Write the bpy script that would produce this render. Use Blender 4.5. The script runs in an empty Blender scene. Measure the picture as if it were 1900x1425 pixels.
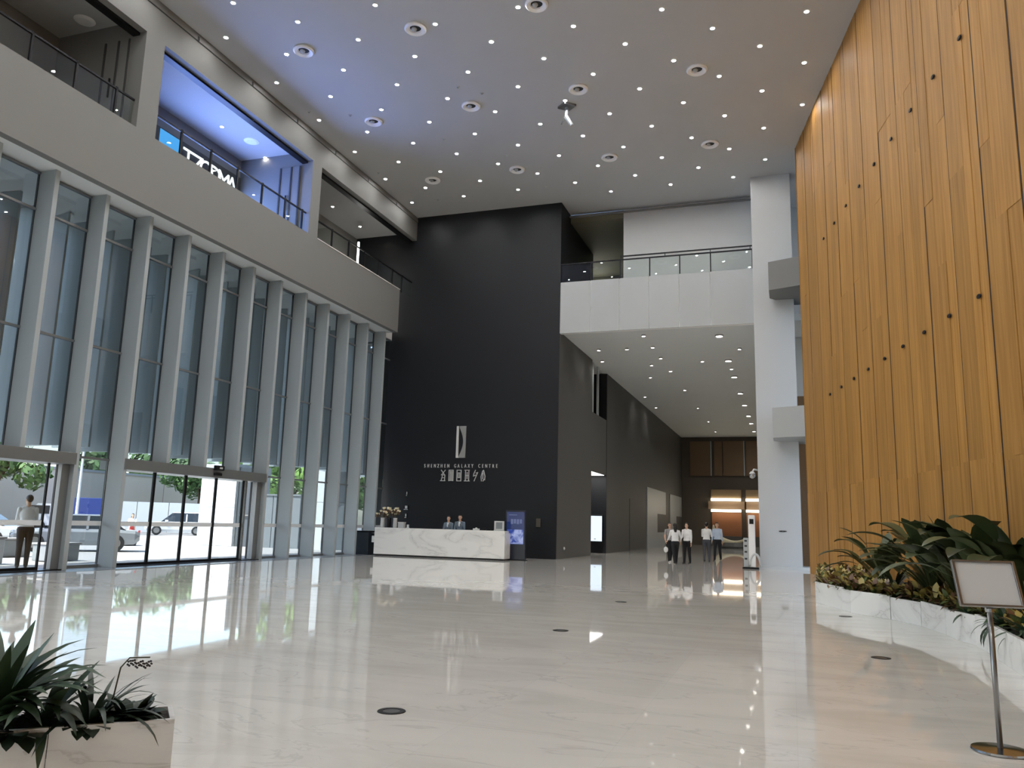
import bpy, bmesh, math, random
import numpy as np
from mathutils import Vector, Matrix
random.seed(7); np.random.seed(7)
PI = math.pi
SC = bpy.context.scene
COL = SC.collection

# ------------------------------------------------------------------ camera
CAM_H = 1.5
cd = bpy.data.cameras.new('camera'); cam = bpy.data.objects.new('camera', cd); COL.objects.link(cam)
cd.sensor_width = 36.0; cd.lens = 28.21; cd.clip_end = 1000
_r = Vector((0.94594, 0.32325, 0.02661)); _u = Vector((0.03074, -0.17102, 0.98479)); _f = Vector((-0.32288, 0.93073, 0.17171))
m = Matrix.Identity(4)
for i in range(3):
    m[i][0] = _r[i]; m[i][1] = _u[i]; m[i][2] = -_f[i]
m.translation = Vector((0, 0, CAM_H)); cam.matrix_world = m
SC.camera = cam

# ------------------------------------------------------------------ world, sun, exposure
w = bpy.data.worlds.new('world'); SC.world = w; w.use_nodes = True
nt = w.node_tree; nt.nodes.clear()
sky = nt.nodes.new('ShaderNodeTexSky'); sky.sky_type = 'NISHITA'; sky.sun_disc = False
sky.sun_elevation = math.radians(58); sky.sun_rotation = math.radians(215); sky.dust_density = 2.0
bg = nt.nodes.new('ShaderNodeBackground'); bg.inputs['Strength'].default_value = 0.24
wo = nt.nodes.new('ShaderNodeOutputWorld')
nt.links.new(sky.outputs[0], bg.inputs[0]); nt.links.new(bg.outputs[0], wo.inputs[0])
sd = bpy.data.lights.new('sun', 'SUN'); sd.energy = 4.8; sd.angle = math.radians(1.0); sd.color = (1, .96, .9)
sun = bpy.data.objects.new('sun', sd); COL.objects.link(sun); sun.location = (-60, -20, 80)
sun.rotation_euler = Vector((0.25, 0.50, -1.0)).to_track_quat('-Z', 'Y').to_euler()
VS = SC.view_settings
SC.display_settings.display_device = 'sRGB'
VS.view_transform = 'Standard'; VS.look = 'None'; VS.gamma = 1.0; VS.use_curve_mapping = False
VS.exposure = 1.24
try:
    SC.cycles.use_denoising = True; SC.cycles.max_bounces = 10; SC.cycles.diffuse_bounces = 5
    SC.cycles.transparent_max_bounces = 24; SC.cycles.sample_clamp_indirect = 6.0
    SC.cycles.caustics_reflective = False; SC.cycles.caustics_refractive = False
except Exception:
    pass
HALL_LAMP = 240.0      # emission of each hall downlight lens
CORR_LAMP = 260.0

# ------------------------------------------------------------------ helpers
def lin(c):
    c = c / 255.0
    return c / 12.92 if c <= 0.04045 else ((c + 0.055) / 1.055) ** 2.4
def rgb(r, g, b): return (lin(r), lin(g), lin(b), 1.0)

def newmat(name):
    mt = bpy.data.materials.new(name); mt.use_nodes = True
    n = mt.node_tree; n.nodes.clear()
    out = n.nodes.new('ShaderNodeOutputMaterial')
    return mt, n, out

def mat(name, col, rough=0.5, metal=0.0, spec=0.5, noise=6.0, amt=0.06, bump=0.0, stretch=(1, 1, 1), emit=None, estr=0.0, coat=0.0, objvar=0.0):
    mt, n, out = newmat(name)
    p = n.nodes.new('ShaderNodeBsdfPrincipled'); n.links.new(p.outputs[0], out.inputs[0])
    p.inputs['Roughness'].default_value = rough; p.inputs['Metallic'].default_value = metal
    p.inputs['Specular IOR Level'].default_value = spec; p.inputs['Coat Weight'].default_value = coat
    tc = n.nodes.new('ShaderNodeTexCoord'); mp = n.nodes.new('ShaderNodeMapping'); mp.inputs['Scale'].default_value = stretch
    nz = n.nodes.new('ShaderNodeTexNoise'); nz.inputs['Scale'].default_value = noise; nz.inputs['Detail'].default_value = 4
    n.links.new(tc.outputs['Object'], mp.inputs[0]); n.links.new(mp.outputs[0], nz.inputs['Vector'])
    mr = n.nodes.new('ShaderNodeMapRange'); mr.inputs[3].default_value = 1 - amt; mr.inputs[4].default_value = 1 + amt
    n.links.new(nz.outputs[0], mr.inputs[0])
    fac = mr.outputs[0]
    if objvar:
        oi = n.nodes.new('ShaderNodeObjectInfo'); m2 = n.nodes.new('ShaderNodeMapRange')
        m2.inputs[3].default_value = 1 - objvar; m2.inputs[4].default_value = 1 + objvar
        n.links.new(oi.outputs['Random'], m2.inputs[0])
        ml = n.nodes.new('ShaderNodeMath'); ml.operation = 'MULTIPLY'
        n.links.new(fac, ml.inputs[0]); n.links.new(m2.outputs[0], ml.inputs[1]); fac = ml.outputs[0]
    mx = n.nodes.new('ShaderNodeVectorMath'); mx.operation = 'SCALE'; mx.inputs[0].default_value = col[:3]
    n.links.new(fac, mx.inputs['Scale']); n.links.new(mx.outputs[0], p.inputs['Base Color'])
    if bump:
        b = n.nodes.new('ShaderNodeBump'); b.inputs['Strength'].default_value = bump; b.inputs['Distance'].default_value = 0.01
        n.links.new(nz.outputs[0], b.inputs['Height']); n.links.new(b.outputs[0], p.inputs['Normal'])
    if emit is not None:
        p.inputs['Emission Color'].default_value = emit; p.inputs['Emission Strength'].default_value = estr
    return mt

def glassmat(name, tint=(0.86, 0.92, 0.93), rough=0.0, ior=1.5, boost=1.0):
    mt, n, out = newmat(name)
    tr = n.nodes.new('ShaderNodeBsdfTransparent'); tr.inputs[0].default_value = (*tint, 1)
    gl = n.nodes.new('ShaderNodeBsdfGlossy'); gl.inputs['Roughness'].default_value = rough; gl.inputs[0].default_value = (.95, .98, 1, 1)
    fr = n.nodes.new('ShaderNodeFresnel')
    gm = n.nodes.new('ShaderNodeNewGeometry'); io = n.nodes.new('ShaderNodeMapRange'); io.inputs[3].default_value = ior; io.inputs[4].default_value = 1/ior
    n.links.new(gm.outputs['Backfacing'], io.inputs[0]); n.links.new(io.outputs[0], fr.inputs[0])   # same reflectance from both faces of a pane
    ml = n.nodes.new('ShaderNodeMath'); ml.operation = 'MULTIPLY'; ml.inputs[1].default_value = boost; ml.use_clamp = True
    mx = n.nodes.new('ShaderNodeMixShader')
    n.links.new(fr.outputs[0], ml.inputs[0]); n.links.new(ml.outputs[0], mx.inputs[0]); n.links.new(tr.outputs[0], mx.inputs[1]); n.links.new(gl.outputs[0], mx.inputs[2])
    n.links.new(mx.outputs[0], out.inputs[0])
    return mt

def emitmat(name, col, s):
    mt, n, out = newmat(name)
    e = n.nodes.new('ShaderNodeEmission'); e.inputs[0].default_value = col; e.inputs[1].default_value = s
    n.links.new(e.outputs[0], out.inputs[0]); return mt

class MB:
    def __init__(s): s.v = []; s.f = []; s.mi = []
    def add(s, vs, fs, m=0):
        o = len(s.v); s.v += [tuple(x) for x in vs]; s.f += [tuple(i + o for i in q) for q in fs]; s.mi += [m] * len(fs); return s
    def box(s, x0, x1, y0, y1, z0, z1, m=0):
        return s.add([(x0,y0,z0),(x1,y0,z0),(x1,y1,z0),(x0,y1,z0),(x0,y0,z1),(x1,y0,z1),(x1,y1,z1),(x0,y1,z1)],
                     [(0,3,2,1),(4,5,6,7),(0,1,5,4),(1,2,6,5),(2,3,7,6),(3,0,4,7)], m)
    def obox(s, c, sz, mtx, m=0):
        a = MB().box(-sz[0]/2, sz[0]/2, -sz[1]/2, sz[1]/2, -sz[2]/2, sz[2]/2)
        return s.add([Vector(c) + mtx @ Vector(v) for v in a.v], a.f, m)
    def prism(s, pts, z0, z1, m=0):
        n = len(pts)
        ar = sum(pts[i][0]*pts[(i+1)%n][1]-pts[(i+1)%n][0]*pts[i][1] for i in range(n))
        if ar < 0: pts = pts[::-1]
        vs = [(x,y,z0) for x,y in pts] + [(x,y,z1) for x,y in pts]
        fs = [tuple(range(n))[::-1], tuple(range(n,2*n))] + [(i,(i+1)%n,n+(i+1)%n,n+i) for i in range(n)]
        return s.add(vs, fs, m)
    def prism_y(s, pts, y0, y1, m=0):   # outline in x,z
        n = len(pts)
        vs = [(x,y0,z) for x,z in pts] + [(x,y1,z) for x,z in pts]
        fs = [tuple(range(n)), tuple(range(n,2*n))[::-1]] + [(i,n+i,n+(i+1)%n,(i+1)%n) for i in range(n)]
        return s.add(vs, fs, m)
    def tube(s, pts, rad, n=8, m=0, cap=True):
        pts = [Vector(p) for p in pts]
        if not isinstance(rad, (list, tuple)): rad = [rad]*len(pts)
        vs = []; prev = None
        for i, p in enumerate(pts):
            d = (pts[min(i+1,len(pts)-1)] - pts[max(i-1,0)]).normalized()
            if prev is None:
                a = d.orthogonal().normalized()
            else:
                a = (prev - d*prev.dot(d)); a = a.normalized() if a.length > 1e-6 else d.orthogonal().normalized()
            prev = a; b = d.cross(a)
            for k in range(n):
                t = 2*PI*k/n; vs.append(p + (a*math.cos(t) + b*math.sin(t))*rad[i])
        fs = [(i*n+k, i*n+(k+1)%n, (i+1)*n+(k+1)%n, (i+1)*n+k) for i in range(len(pts)-1) for k in range(n)]
        if cap: fs += [tuple(range(n))[::-1], tuple(range((len(pts)-1)*n, len(pts)*n))]
        return s.add(vs, fs, m)
    def lathe(s, prof, c=(0,0,0), n=24, m=0, sx=1, sy=1, close=False):
        vs = [(c[0]+r*math.cos(2*PI*k/n)*sx, c[1]+r*math.sin(2*PI*k/n)*sy, c[2]+z) for r, z in prof for k in range(n)]
        L = len(prof)
        fs = [(i*n+k, i*n+(k+1)%n, (i+1)*n+(k+1)%n, (i+1)*n+k) for i in range(L-1) for k in range(n)]
        if close: fs += [((L-1)*n+k, (L-1)*n+(k+1)%n, (k+1)%n, k) for k in range(n)]
        else:
            if prof[0][0] > 1e-6: fs.append(tuple(range(n))[::-1])
            if prof[-1][0] > 1e-6: fs.append(tuple(range((L-1)*n, L*n)))
        return s.add(vs, fs, m)
    def ell(s, c, r, n=12, k=8, m=0):
        prof = [(max(1e-7, math.sin(PI*i/k)), -math.cos(PI*i/k)) for i in range(k+1)]
        a = MB().lathe(prof, n=n)
        return s.add([(c[0]+x*r[0], c[1]+y*r[1], c[2]+z*r[2]) for x,y,z in a.v], a.f, m)
    def mesh(s, name, mats, smooth=False, off=None):
        me = bpy.data.meshes.new(name)
        vs = s.v if off is None else [(x-off[0], y-off[1], z-off[2]) for x,y,z in s.v]
        me.from_pydata(vs, [], s.f)
        for mm in (mats if isinstance(mats, (list, tuple)) else [mats]): me.materials.append(mm)
        me.polygons.foreach_set('material_index', s.mi)
        if smooth: me.polygons.foreach_set('use_smooth', [True]*len(s.f))
        me.update(); return me
    def build(s, name, mats, parent=None, smooth=False, bevel=0, local=False, loc=None):
        off = None
        if loc is not None: off = loc
        elif parent is not None and not local: off = ORG[parent]
        me = s.mesh(name, mats, smooth, off)
        return place(name, me, parent, bevel, loc if loc is not None else None, local)

ORG = {}
def place(name, me, parent=None, bevel=0, loc=None, local=False):
    o = bpy.data.objects.new(name, me); COL.objects.link(o)
    if parent is not None: o.parent = parent
    if loc is not None:
        po = ORG[parent] if parent is not None else Vector((0,0,0))
        o.location = Vector(loc) - po if parent is not None else Vector(loc)
    ORG[o] = Vector(loc) if loc is not None else (ORG[parent].copy() if parent is not None else Vector((0,0,0)))
    if bevel:
        b = o.modifiers.new('bevel', 'BEVEL'); b.width = bevel; b.segments = 2; b.limit_method = 'ANGLE'
    return o
def tag(o, label=None, cat=None, group=None, kind=None):
    if label: o['label'] = label
    if cat: o['category'] = cat
    if group: o['group'] = group
    if kind: o['kind'] = kind
    return o
def thing(name, label, cat, loc=(0,0,0), rotz=0, group=None, kind=None):
    o = bpy.data.objects.new(name, None); COL.objects.link(o); o.empty_display_size = 0.2
    o.location = loc; o.rotation_euler = (0,0,rotz); ORG[o] = Vector(loc)
    return tag(o, label, cat, group, kind)
def copy_tree(o, parent=None):
    c = o.copy(); COL.objects.link(c)
    if parent is not None: c.parent = parent
    ORG[c] = ORG[o].copy()
    for ch in list(o.children): copy_tree(ch, c)
    return c
def text_mesh(txt, size, ext, m, align='CENTER'):
    cu = bpy.data.curves.new('t', 'FONT'); cu.body = txt; cu.size = size; cu.extrude = ext; cu.align_x = align; cu.resolution_u = 3
    ob = bpy.data.objects.new('t', cu); COL.objects.link(ob)
    dg = bpy.context.evaluated_depsgraph_get()
    me = bpy.data.meshes.new_from_object(ob.evaluated_get(dg))
    bpy.data.objects.remove(ob); bpy.data.curves.remove(cu)
    me.materials.clear(); me.materials.append(m); return me

# ------------------------------------------------------------------ materials
def floor_material():
    mt, n, out = newmat('polished_marble')
    p = n.nodes.new('ShaderNodeBsdfPrincipled'); n.links.new(p.outputs[0], out.inputs[0])
    tc = n.nodes.new('ShaderNodeTexCoord')
    mp = n.nodes.new('ShaderNodeMapping'); mp.inputs['Scale'].default_value = (0.5, 1.6, 1); mp.inputs['Rotation'].default_value = (0,0,0.5)
    n.links.new(tc.outputs['Object'], mp.inputs[0])
    nz = n.nodes.new('ShaderNodeTexNoise'); nz.inputs['Scale'].default_value = 0.9; nz.inputs['Detail'].default_value = 8; nz.inputs['Distortion'].default_value = 1.2
    n.links.new(mp.outputs[0], nz.inputs[0])
    cr = n.nodes.new('ShaderNodeValToRGB')
    e = cr.color_ramp.elements; e[0].position = 0.30; e[0].color = rgb(210, 208, 201); e[1].position = 0.72; e[1].color = rgb(226, 224, 218)
    x = cr.color_ramp.elements.new(0.497); x.color = rgb(221, 219, 213); y = cr.color_ramp.elements.new(0.505); y.color = rgb(206, 203, 198); z = cr.color_ramp.elements.new(0.515); z.color = rgb(222, 220, 214)
    n.links.new(nz.outputs[0], cr.inputs[0])
    bk = n.nodes.new('ShaderNodeTexBrick'); bk.inputs['Scale'].default_value = 1.0; bk.inputs['Mortar Size'].default_value = 0.0015
    bk.inputs['Brick Width'].default_value = 1.2; bk.inputs['Row Height'].default_value = 1.2; bk.offset = 0.0
    bk.inputs['Color1'].default_value = (1,1,1,1); bk.inputs['Color2'].default_value = (.965,.965,.965,1); bk.inputs['Mortar'].default_value = (.86,.86,.86,1)
    n.links.new(tc.outputs['Object'], bk.inputs[0])
    mx = n.nodes.new('ShaderNodeMix'); mx.data_type = 'RGBA'; mx.blend_type = 'MULTIPLY'; mx.inputs['Factor'].default_value = 1
    n.links.new(cr.outputs[0], mx.inputs[6]); n.links.new(bk.outputs[0], mx.inputs[7])
    n.links.new(mx.outputs[2], p.inputs['Base Color'])
    p.inputs['Roughness'].default_value = 0.03; p.inputs['IOR'].default_value = 1.6
    return mt
def wood_material():
    mt, n, out = newmat('oak_cladding')
    p = n.nodes.new('ShaderNodeBsdfPrincipled'); n.links.new(p.outputs[0], out.inputs[0])
    tc = n.nodes.new('ShaderNodeTexCoord'); mp = n.nodes.new('ShaderNodeMapping'); mp.inputs['Scale'].default_value = (9, 9, 0.35)
    n.links.new(tc.outputs['Object'], mp.inputs[0])
    oi = n.nodes.new('ShaderNodeObjectInfo')
    ad = n.nodes.new('ShaderNodeVectorMath'); ad.operation = 'ADD'
    ml = n.nodes.new('ShaderNodeMath'); ml.operation = 'MULTIPLY'; ml.inputs[1].default_value = 50
    n.links.new(oi.outputs['Random'], ml.inputs[0]); n.links.new(mp.outputs[0], ad.inputs[0]); n.links.new(ml.outputs[0], ad.inputs[1])
    nz = n.nodes.new('ShaderNodeTexNoise'); nz.inputs['Scale'].default_value = 1.5; nz.inputs['Detail'].default_value = 6
    n.links.new(ad.outputs[0], nz.inputs[0])
    cr = n.nodes.new('ShaderNodeValToRGB'); e = cr.color_ramp.elements
    e[0].position = 0.3; e[0].color = rgb(160, 114, 54); e[1].position = 0.75; e[1].color = rgb(192, 143, 74)
    n.links.new(nz.outputs[0], cr.inputs[0])
    mr = n.nodes.new('ShaderNodeMapRange'); mr.inputs[3].default_value = 0.87; mr.inputs[4].default_value = 1.09
    n.links.new(oi.outputs['Random'], mr.inputs[0])
    sc = n.nodes.new('ShaderNodeVectorMath'); sc.operation = 'SCALE'
    n.links.new(cr.outputs[0], sc.inputs[0]); n.links.new(mr.outputs[0], sc.inputs['Scale']); n.links.new(sc.outputs[0], p.inputs['Base Color'])
    p.inputs['Roughness'].default_value = 0.6; p.inputs['Specular IOR Level'].default_value = 0.3
    return mt
def marble_material(name, base=(236,234,230), vein=(170,168,165)):
    mt, n, out = newmat(name)
    p = n.nodes.new('ShaderNodeBsdfPrincipled'); n.links.new(p.outputs[0], out.inputs[0])
    tc = n.nodes.new('ShaderNodeTexCoord'); mp = n.nodes.new('ShaderNodeMapping'); mp.inputs['Rotation'].default_value = (0.3, 0.6, 0.4); mp.inputs['Scale'].default_value = (.6, .8, 1.5)
    nz = n.nodes.new('ShaderNodeTexNoise'); nz.inputs['Scale'].default_value = 0.8; nz.inputs['Detail'].default_value = 6; nz.inputs['Distortion'].default_value = 0.8
    n.links.new(tc.outputs['Object'], mp.inputs[0]); n.links.new(mp.outputs[0], nz.inputs[0])
    cr = n.nodes.new('ShaderNodeValToRGB'); e = cr.color_ramp.elements
    e[0].position = 0.44; e[0].color = rgb(*base); e[1].position = 0.56; e[1].color = rgb(*base)
    x = cr.color_ramp.elements.new(0.497); x.color = rgb(*[int(b*.96) for b in base]); y = cr.color_ramp.elements.new(0.5); y.color = rgb(*vein); z = cr.color_ramp.elements.new(0.506); z.color = rgb(*[int(b*.97) for b in base])
    n.links.new(nz.outputs[0], cr.inputs[0]); n.links.new(cr.outputs[0], p.inputs['Base Color'])
    p.inputs['Roughness'].default_value = 0.18; return mt

M = {}
M['floor'] = floor_material(); M['wood'] = wood_material()
M['desk'] = marble_material('white_marble', (238,237,234), (206,205,203))
M['pmarble'] = marble_material('planter_marble', (234,234,232), (205,204,201))
M['ceil'] = mat('ceiling_paint', rgb(190,191,191), 0.75, noise=.4, amt=.02)
M['fascia'] = mat('grey_fascia_paint', rgb(126,126,124), 0.6, noise=.5, amt=.02)
M['soffit'] = mat('white_soffit_paint', rgb(225,228,228), 0.6, noise=.5, amt=.02)
M['black'] = mat('black_wall_panel', rgb(27,29,33), 0.45, spec=.35, noise=.7, amt=.06)
M['char'] = mat('charcoal_wall_paint', rgb(84,84,83), 0.55, noise=.7, amt=.04)
M['white'] = mat('white_wall_paint', rgb(204,206,206), 0.55, noise=.6, amt=.02)
M['panel'] = mat('white_metal_panel', rgb(182,186,187), 0.4, noise=.6, amt=.02)
M['joint'] = mat('dark_joint', rgb(60,60,60), 0.7)
M['wjoint'] = mat('wood_wall_backing', rgb(46,28,12), 0.8)
M['alu'] = mat('aluminium_fin_coating', rgb(168,177,181), 0.45, metal=.0, noise=3, amt=.02)
M['frame'] = mat('grey_door_frame', rgb(128,132,134), 0.4, metal=.5, noise=3, amt=.02)
M['gasket'] = mat('black_gasket', rgb(28,30,32), 0.5)
M['glass'] = glassmat('curtain_glass', (0.74,0.78,0.79), boost=1.6)
M['cglass'] = glassmat('clear_glass', (0.93,0.96,0.95))
M['film'] = mat('white_glass_film', rgb(222,228,232), 0.6)
M['dark'] = mat('dark_metal', rgb(30,30,33), 0.4, metal=.6)
M['chrome'] = mat('chrome', rgb(190,190,190), 0.14, metal=1.0, amt=.01)
M['steel'] = mat('brushed_steel', rgb(150,150,150), 0.3, metal=1.0, stretch=(1,1,20))
M['thresh'] = mat('dark_granite_threshold', rgb(112,116,120), 0.25, noise=40, amt=.12)
M['lens'] = emitmat('downlight_lens', (1.0, 0.99, 0.97, 1), HALL_LAMP)
M['clens'] = emitmat('corridor_lamp_lens', (1.0, 0.95, 0.88, 1), CORR_LAMP)
M['glens'] = emitmat('gallery_lamp_lens', (1.0, 0.93, 0.83, 1), 60.0)
M['ring'] = mat('white_trim_ring', rgb(250,250,250), 0.4)
M['fin_out'] = mat('outer_fin_coating', rgb(160,172,178), 0.5, noise=.6, amt=.05)
M['pave'] = mat('pale_paving', rgb(158,158,158), 0.8, noise=1.2, amt=.05)
M['road'] = mat('asphalt', rgb(110,110,112), 0.9, noise=12, amt=.1)
M['beige'] = mat('beige_render', rgb(200,188,172), 0.85, noise=.8, amt=.05)
M['kiosk_white'] = mat('white_cladding_panel', rgb(206,212,217), 0.35)
M['grey_clad'] = mat('grey_cladding', rgb(128,134,138), 0.5)
M['soil'] = mat('dark_soil', rgb(48,42,36), 0.95, noise=30, amt=.35, bump=.5)
M['leaf'] = mat('strap_leaf', rgb(52,74,50), 0.45, noise=3, amt=.2, objvar=.25)
M['leafd'] = mat('dark_leaf', rgb(40,58,44), 0.4, noise=4, amt=.25, objvar=.25)
M['palm'] = mat('palm_leaf', rgb(60,72,42), 0.4, noise=3, amt=.2, objvar=.3)
M['croton'] = mat('croton_green', rgb(84,98,52), 0.4, noise=9, amt=.4)
M['crotony'] = mat('croton_yellow', rgb(176,160,92), 0.4, noise=9, amt=.3)
M['crotonr'] = mat('croton_red', rgb(110,80,60), 0.4, noise=9, amt=.3)
M['stem'] = mat('green_stem', rgb(70,70,44), 0.6)
M['flower_dk'] = mat('orchid_flower', rgb(64,58,56), 0.6)
M['cream'] = mat('cream_flower', rgb(232,222,190), 0.6)
M['brownlf'] = mat('brown_dried_leaf', rgb(90,66,44), 0.7)
M['tree'] = mat('tree_leaf', rgb(112,150,66), 0.6, noise=2, amt=.3)
M['treed'] = mat('tree_leaf_dark', rgb(72,104,54), 0.6, noise=2, amt=.3)
M['bark'] = mat('bark', rgb(96,80,64), 0.9, noise=20, amt=.2)
M['skin'] = mat('skin', rgb(214,172,146), 0.5, amt=.03)
M['hair'] = mat('black_hair', rgb(26,22,20), 0.5, noise=40, amt=.2)
M['shirtw'] = mat('white_shirt', rgb(236,236,236), 0.8, noise=20, amt=.03)
M['shirtb'] = mat('pale_blue_shirt', rgb(190,203,222), 0.8, noise=20, amt=.03)
M['blk'] = mat('black_trousers', rgb(26,26,30), 0.8, noise=20, amt=.1)
M['gry'] = mat('grey_trousers', rgb(76,78,86), 0.8, noise=20, amt=.1)
M['vest'] = mat('grey_blue_uniform', rgb(108,124,138), 0.8, noise=20, amt=.05)
M['pattern'] = mat('patterned_blouse', rgb(150,148,148), 0.8, noise=28, amt=.75)
M['red'] = mat('red_skirt', rgb(178,60,58), 0.8)
M['shoe'] = mat('dark_shoe', rgb(30,28,28), 0.4)
M['lip'] = mat('lip', rgb(160,90,84), 0.5)
M['wshoe'] = mat('white_shoe', rgb(225,225,225), 0.5)

# ================================================================== STRUCTURE
ZC = 16.7
XG = -18.5        # glass plane
XF = -17.45       # fascia plane
ZS = 10.35        # soffit / corridor ceiling
def S(name, mb, m, label, cat='structure', **k):
    o = mb.build(name, m, **k); return tag(o, label, cat, kind='structure')

S('floor', MB().box(-17.3, 9.5, -9, 84, -0.3, 0), M['floor'], 'polished pale marble floor of the tall lobby', 'floor')
S('trim_1', MB().box(-18.9, -17.3, -9, 35.0, -0.3, 0.004), M['thresh'], 'dark granite threshold strip along the glass facade', 'threshold')
S('ceiling', MB().box(-17.55, 9.5, -9, 36.7, ZC, ZC+.4), M['ceil'], 'high pale ceiling dotted with downlights', 'ceiling')

# --- black core block behind the reception
o = MB().box(-19.0, -9.87, 35.0, 41.6, 0, ZC).build('wall_front', M['black'])
tag(o, 'tall matt black wall block behind the reception desk', 'wall', kind='structure')

# --- wall behind the camera and return walls that close the hall
S('wall_back', MB().box(-19, 9.5, -9.3, -9, 0, ZC), M['white'], 'plain white wall closing the lobby behind the viewer', 'wall')

# --- right wall: oak planks
def wx(y): return 6.75 - 0.19*y
wdir = Vector((-0.19, 1, 0)).normalized(); wn = Vector((-wdir.y, wdir.x, 0))   # wn points into the hall (-X)
BAY = 1.453
w_end = Vector((wx(32.1), 32.1, 0))
rw = thing('wall_right', 'tall curved-looking wall clad in vertical oak planks', 'wall', (w_end.x, w_end.y, 0), kind='structure')
NB = 28
ends = w_end - wdir*BAY*NB
pts = [w_end - wn*0.03, ends - wn*0.03, ends - wn*0.45, w_end - wn*0.45]
MB().prism([(p.x, p.y) for p in pts], 0, ZC).build('backing', M['wjoint'], rw)
pm = {}
def plank_mesh(L, H, dep):
    key = (round(L,3), round(H,3), round(dep,3))
    if key not in pm:
        c = .005
        a = MB(); # chamfered front edges; local x along wall (towards camera), y into the hall, z up
        prof = [(0,-.03),(0,dep-c),(c,dep),(L-c,dep),(L,dep-c),(L,-.03)]
        a.prism(prof, 0, H); pm[key] = a.mesh('plank', M['wood'])
    return pm[key]
ang = math.atan2(-wdir.y, -wdir.x)
for b in range(NB):
    fr = [0] + sorted(random.choice(((.42,.78),(.36,.70),(.5,.74),(.30,.62)))) + [1]
    for h in range(3):
        a0 = b*BAY + fr[h]*(BAY-.046) + .023; a1 = b*BAY + fr[h+1]*(BAY-.046) + .023
        L = round(a1-a0-.002, 3)
        p0 = w_end - wdir*a0
        zz = [0, 2.9+random.choice((-.06,0,.05,.09)), random.choice((7.2,8.8,10.3,12.1,13.6)), ZC]
        if b > 15: zz = [0, 8.0, ZC]
        for k in range(len(zz)-1):
            me = plank_mesh(L, round(zz[k+1]-zz[k]-.004, 2), random.choice((0, .006, .012)))
            q = bpy.data.objects.new('plank', me); COL.objects.link(q); q.parent = rw
            q.location = Vector((p0.x, p0.y, zz[k]+.002)) - ORG[rw]; q.rotation_euler = (0, 0, ang)
            q.scale = (1, 1, 1) if (Matrix.Rotation(ang, 3, 'Z') @ Vector((0,1,0))).dot(wn) > 0 else (1, -1, 1)
gap_strip = MB().prism([(-.024,-.03),(-.024,.003),(.024,.003),(.024,-.03)], 0, ZC).mesh('shadow_gap_strip', M['wjoint'])  # dark strip set almost flush in each bay gap, standing in for its shadow
for b in range(1, NB):
    p = w_end - wdir*(b*BAY); q = bpy.data.objects.new('shadow_gap_strip', gap_strip); COL.objects.link(q); q.parent = rw
    q.location = Vector((p.x, p.y, 0)) - ORG[rw]; q.rotation_euler = (0, 0, ang)
    q.scale = (1, 1, 1) if (Matrix.Rotation(ang, 3, 'Z') @ Vector((0,1,0))).dot(wn) > 0 else (1, -1, 1)
MB().box(wx(32.1)-.02, wx(32.1)+.4, 32.1, 32.2, 0, ZC).build('end_board', M['wood'], rw)
# small recessed nozzles, two rows
nmesh = MB().lathe([(0.0,.0),(.05,.0),(.075,.012),(.085,.03),(.07,.04),(0,.04)], n=12).mesh('wall_nozzle', M['dark'])
for zrow in (11.4, 6.0):
    for i in range(9):
        yy = 16.8 + 1.42*i
        p = Vector((wx(yy), yy, zrow)) + wn*0.012
        q = bpy.data.objects.new('wall_nozzle', nmesh); COL.objects.link(q); q.location = p
        q.rotation_euler = wn.to_track_quat('Z', 'Y').to_euler(); q.scale = (1.1, .55, 1)
        tag(q, 'dark slot outlet in the %s oak wall row, %s from the column' % ('upper' if zrow > 8 else 'lower', ('first','second','third','fourth','fifth','sixth','seventh','eighth','ninth')[8-i]), 'wall outlet', 'slot outlets in the %s row on the oak wall' % ('upper' if zrow > 8 else 'lower'))

# --- left gallery: fascia, pillars, lintel, floor, back
lw = thing('wall_left', 'grey gallery wall with openings above the glass facade', 'wall', (XF, 10, 0), kind='structure')
Y0, YE = -9.0, 33.45
MB().box(XF-.25, XF, Y0, YE, ZS, 12.46).build('parapet_band', M['fascia'], lw)
MB().box(XF-.25, XF+.02, 26.21, YE, 12.46, 12.49).build('parapet_cap', M['ring'], lw)
MB().box(XF-.25, XF, Y0, 35, 15.48, ZC).build('lintel_band', M['fascia'], lw)
for a, b in ((-9, 5.2), (16.72, 17.46), (25.56, 26.2)):
    MB().box(XF-.25, XF, a, b, 12.46, 15.48).build('pillar', M['fascia'], lw)
    MB().box(-20.9, XF-.25, a, b, 10.75, 15.9).build('partition', M['fascia'], lw)
MB().box(-21.0, XF-.25, Y0, YE, ZS+.001, 10.75).build('gallery_floor', M['soffit'], lw)
MB().box(-21.0, XF-.25, Y0, 35, 15.9, 16.2).build('gallery_ceiling', M['ceil'], lw)
MB().box(-21.25, -20.9, Y0, 35, 10.3, 16.2).build('gallery_back_wall', M['fascia'], lw)
MB().box(XF-.06, XF+.012, Y0, 34.99, 16.42, 16.60).build('slot_backing', M['joint'], lw)
i = 0
for k in range(16):
    a = -8.9 + k*2.77; MB().box(XF-.02, XF+.03, a, a+2.68, 16.44, 16.59).build('slot_grille', M['fascia'], lw)
MB().box(-21.0, -19.0, 35.0, 35.2, 10.3, 16.2).build('gallery_end_wall', M['black'], lw)
# dark head line inside the openings
for a, b in ((17.46,25.56),(26.2,35),(5.2,16.72)):
    MB().box(XF-.5, XF-.25, a, b, 15.40, 15.48).build('blind_pocket', M['dark'], lw)
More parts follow.
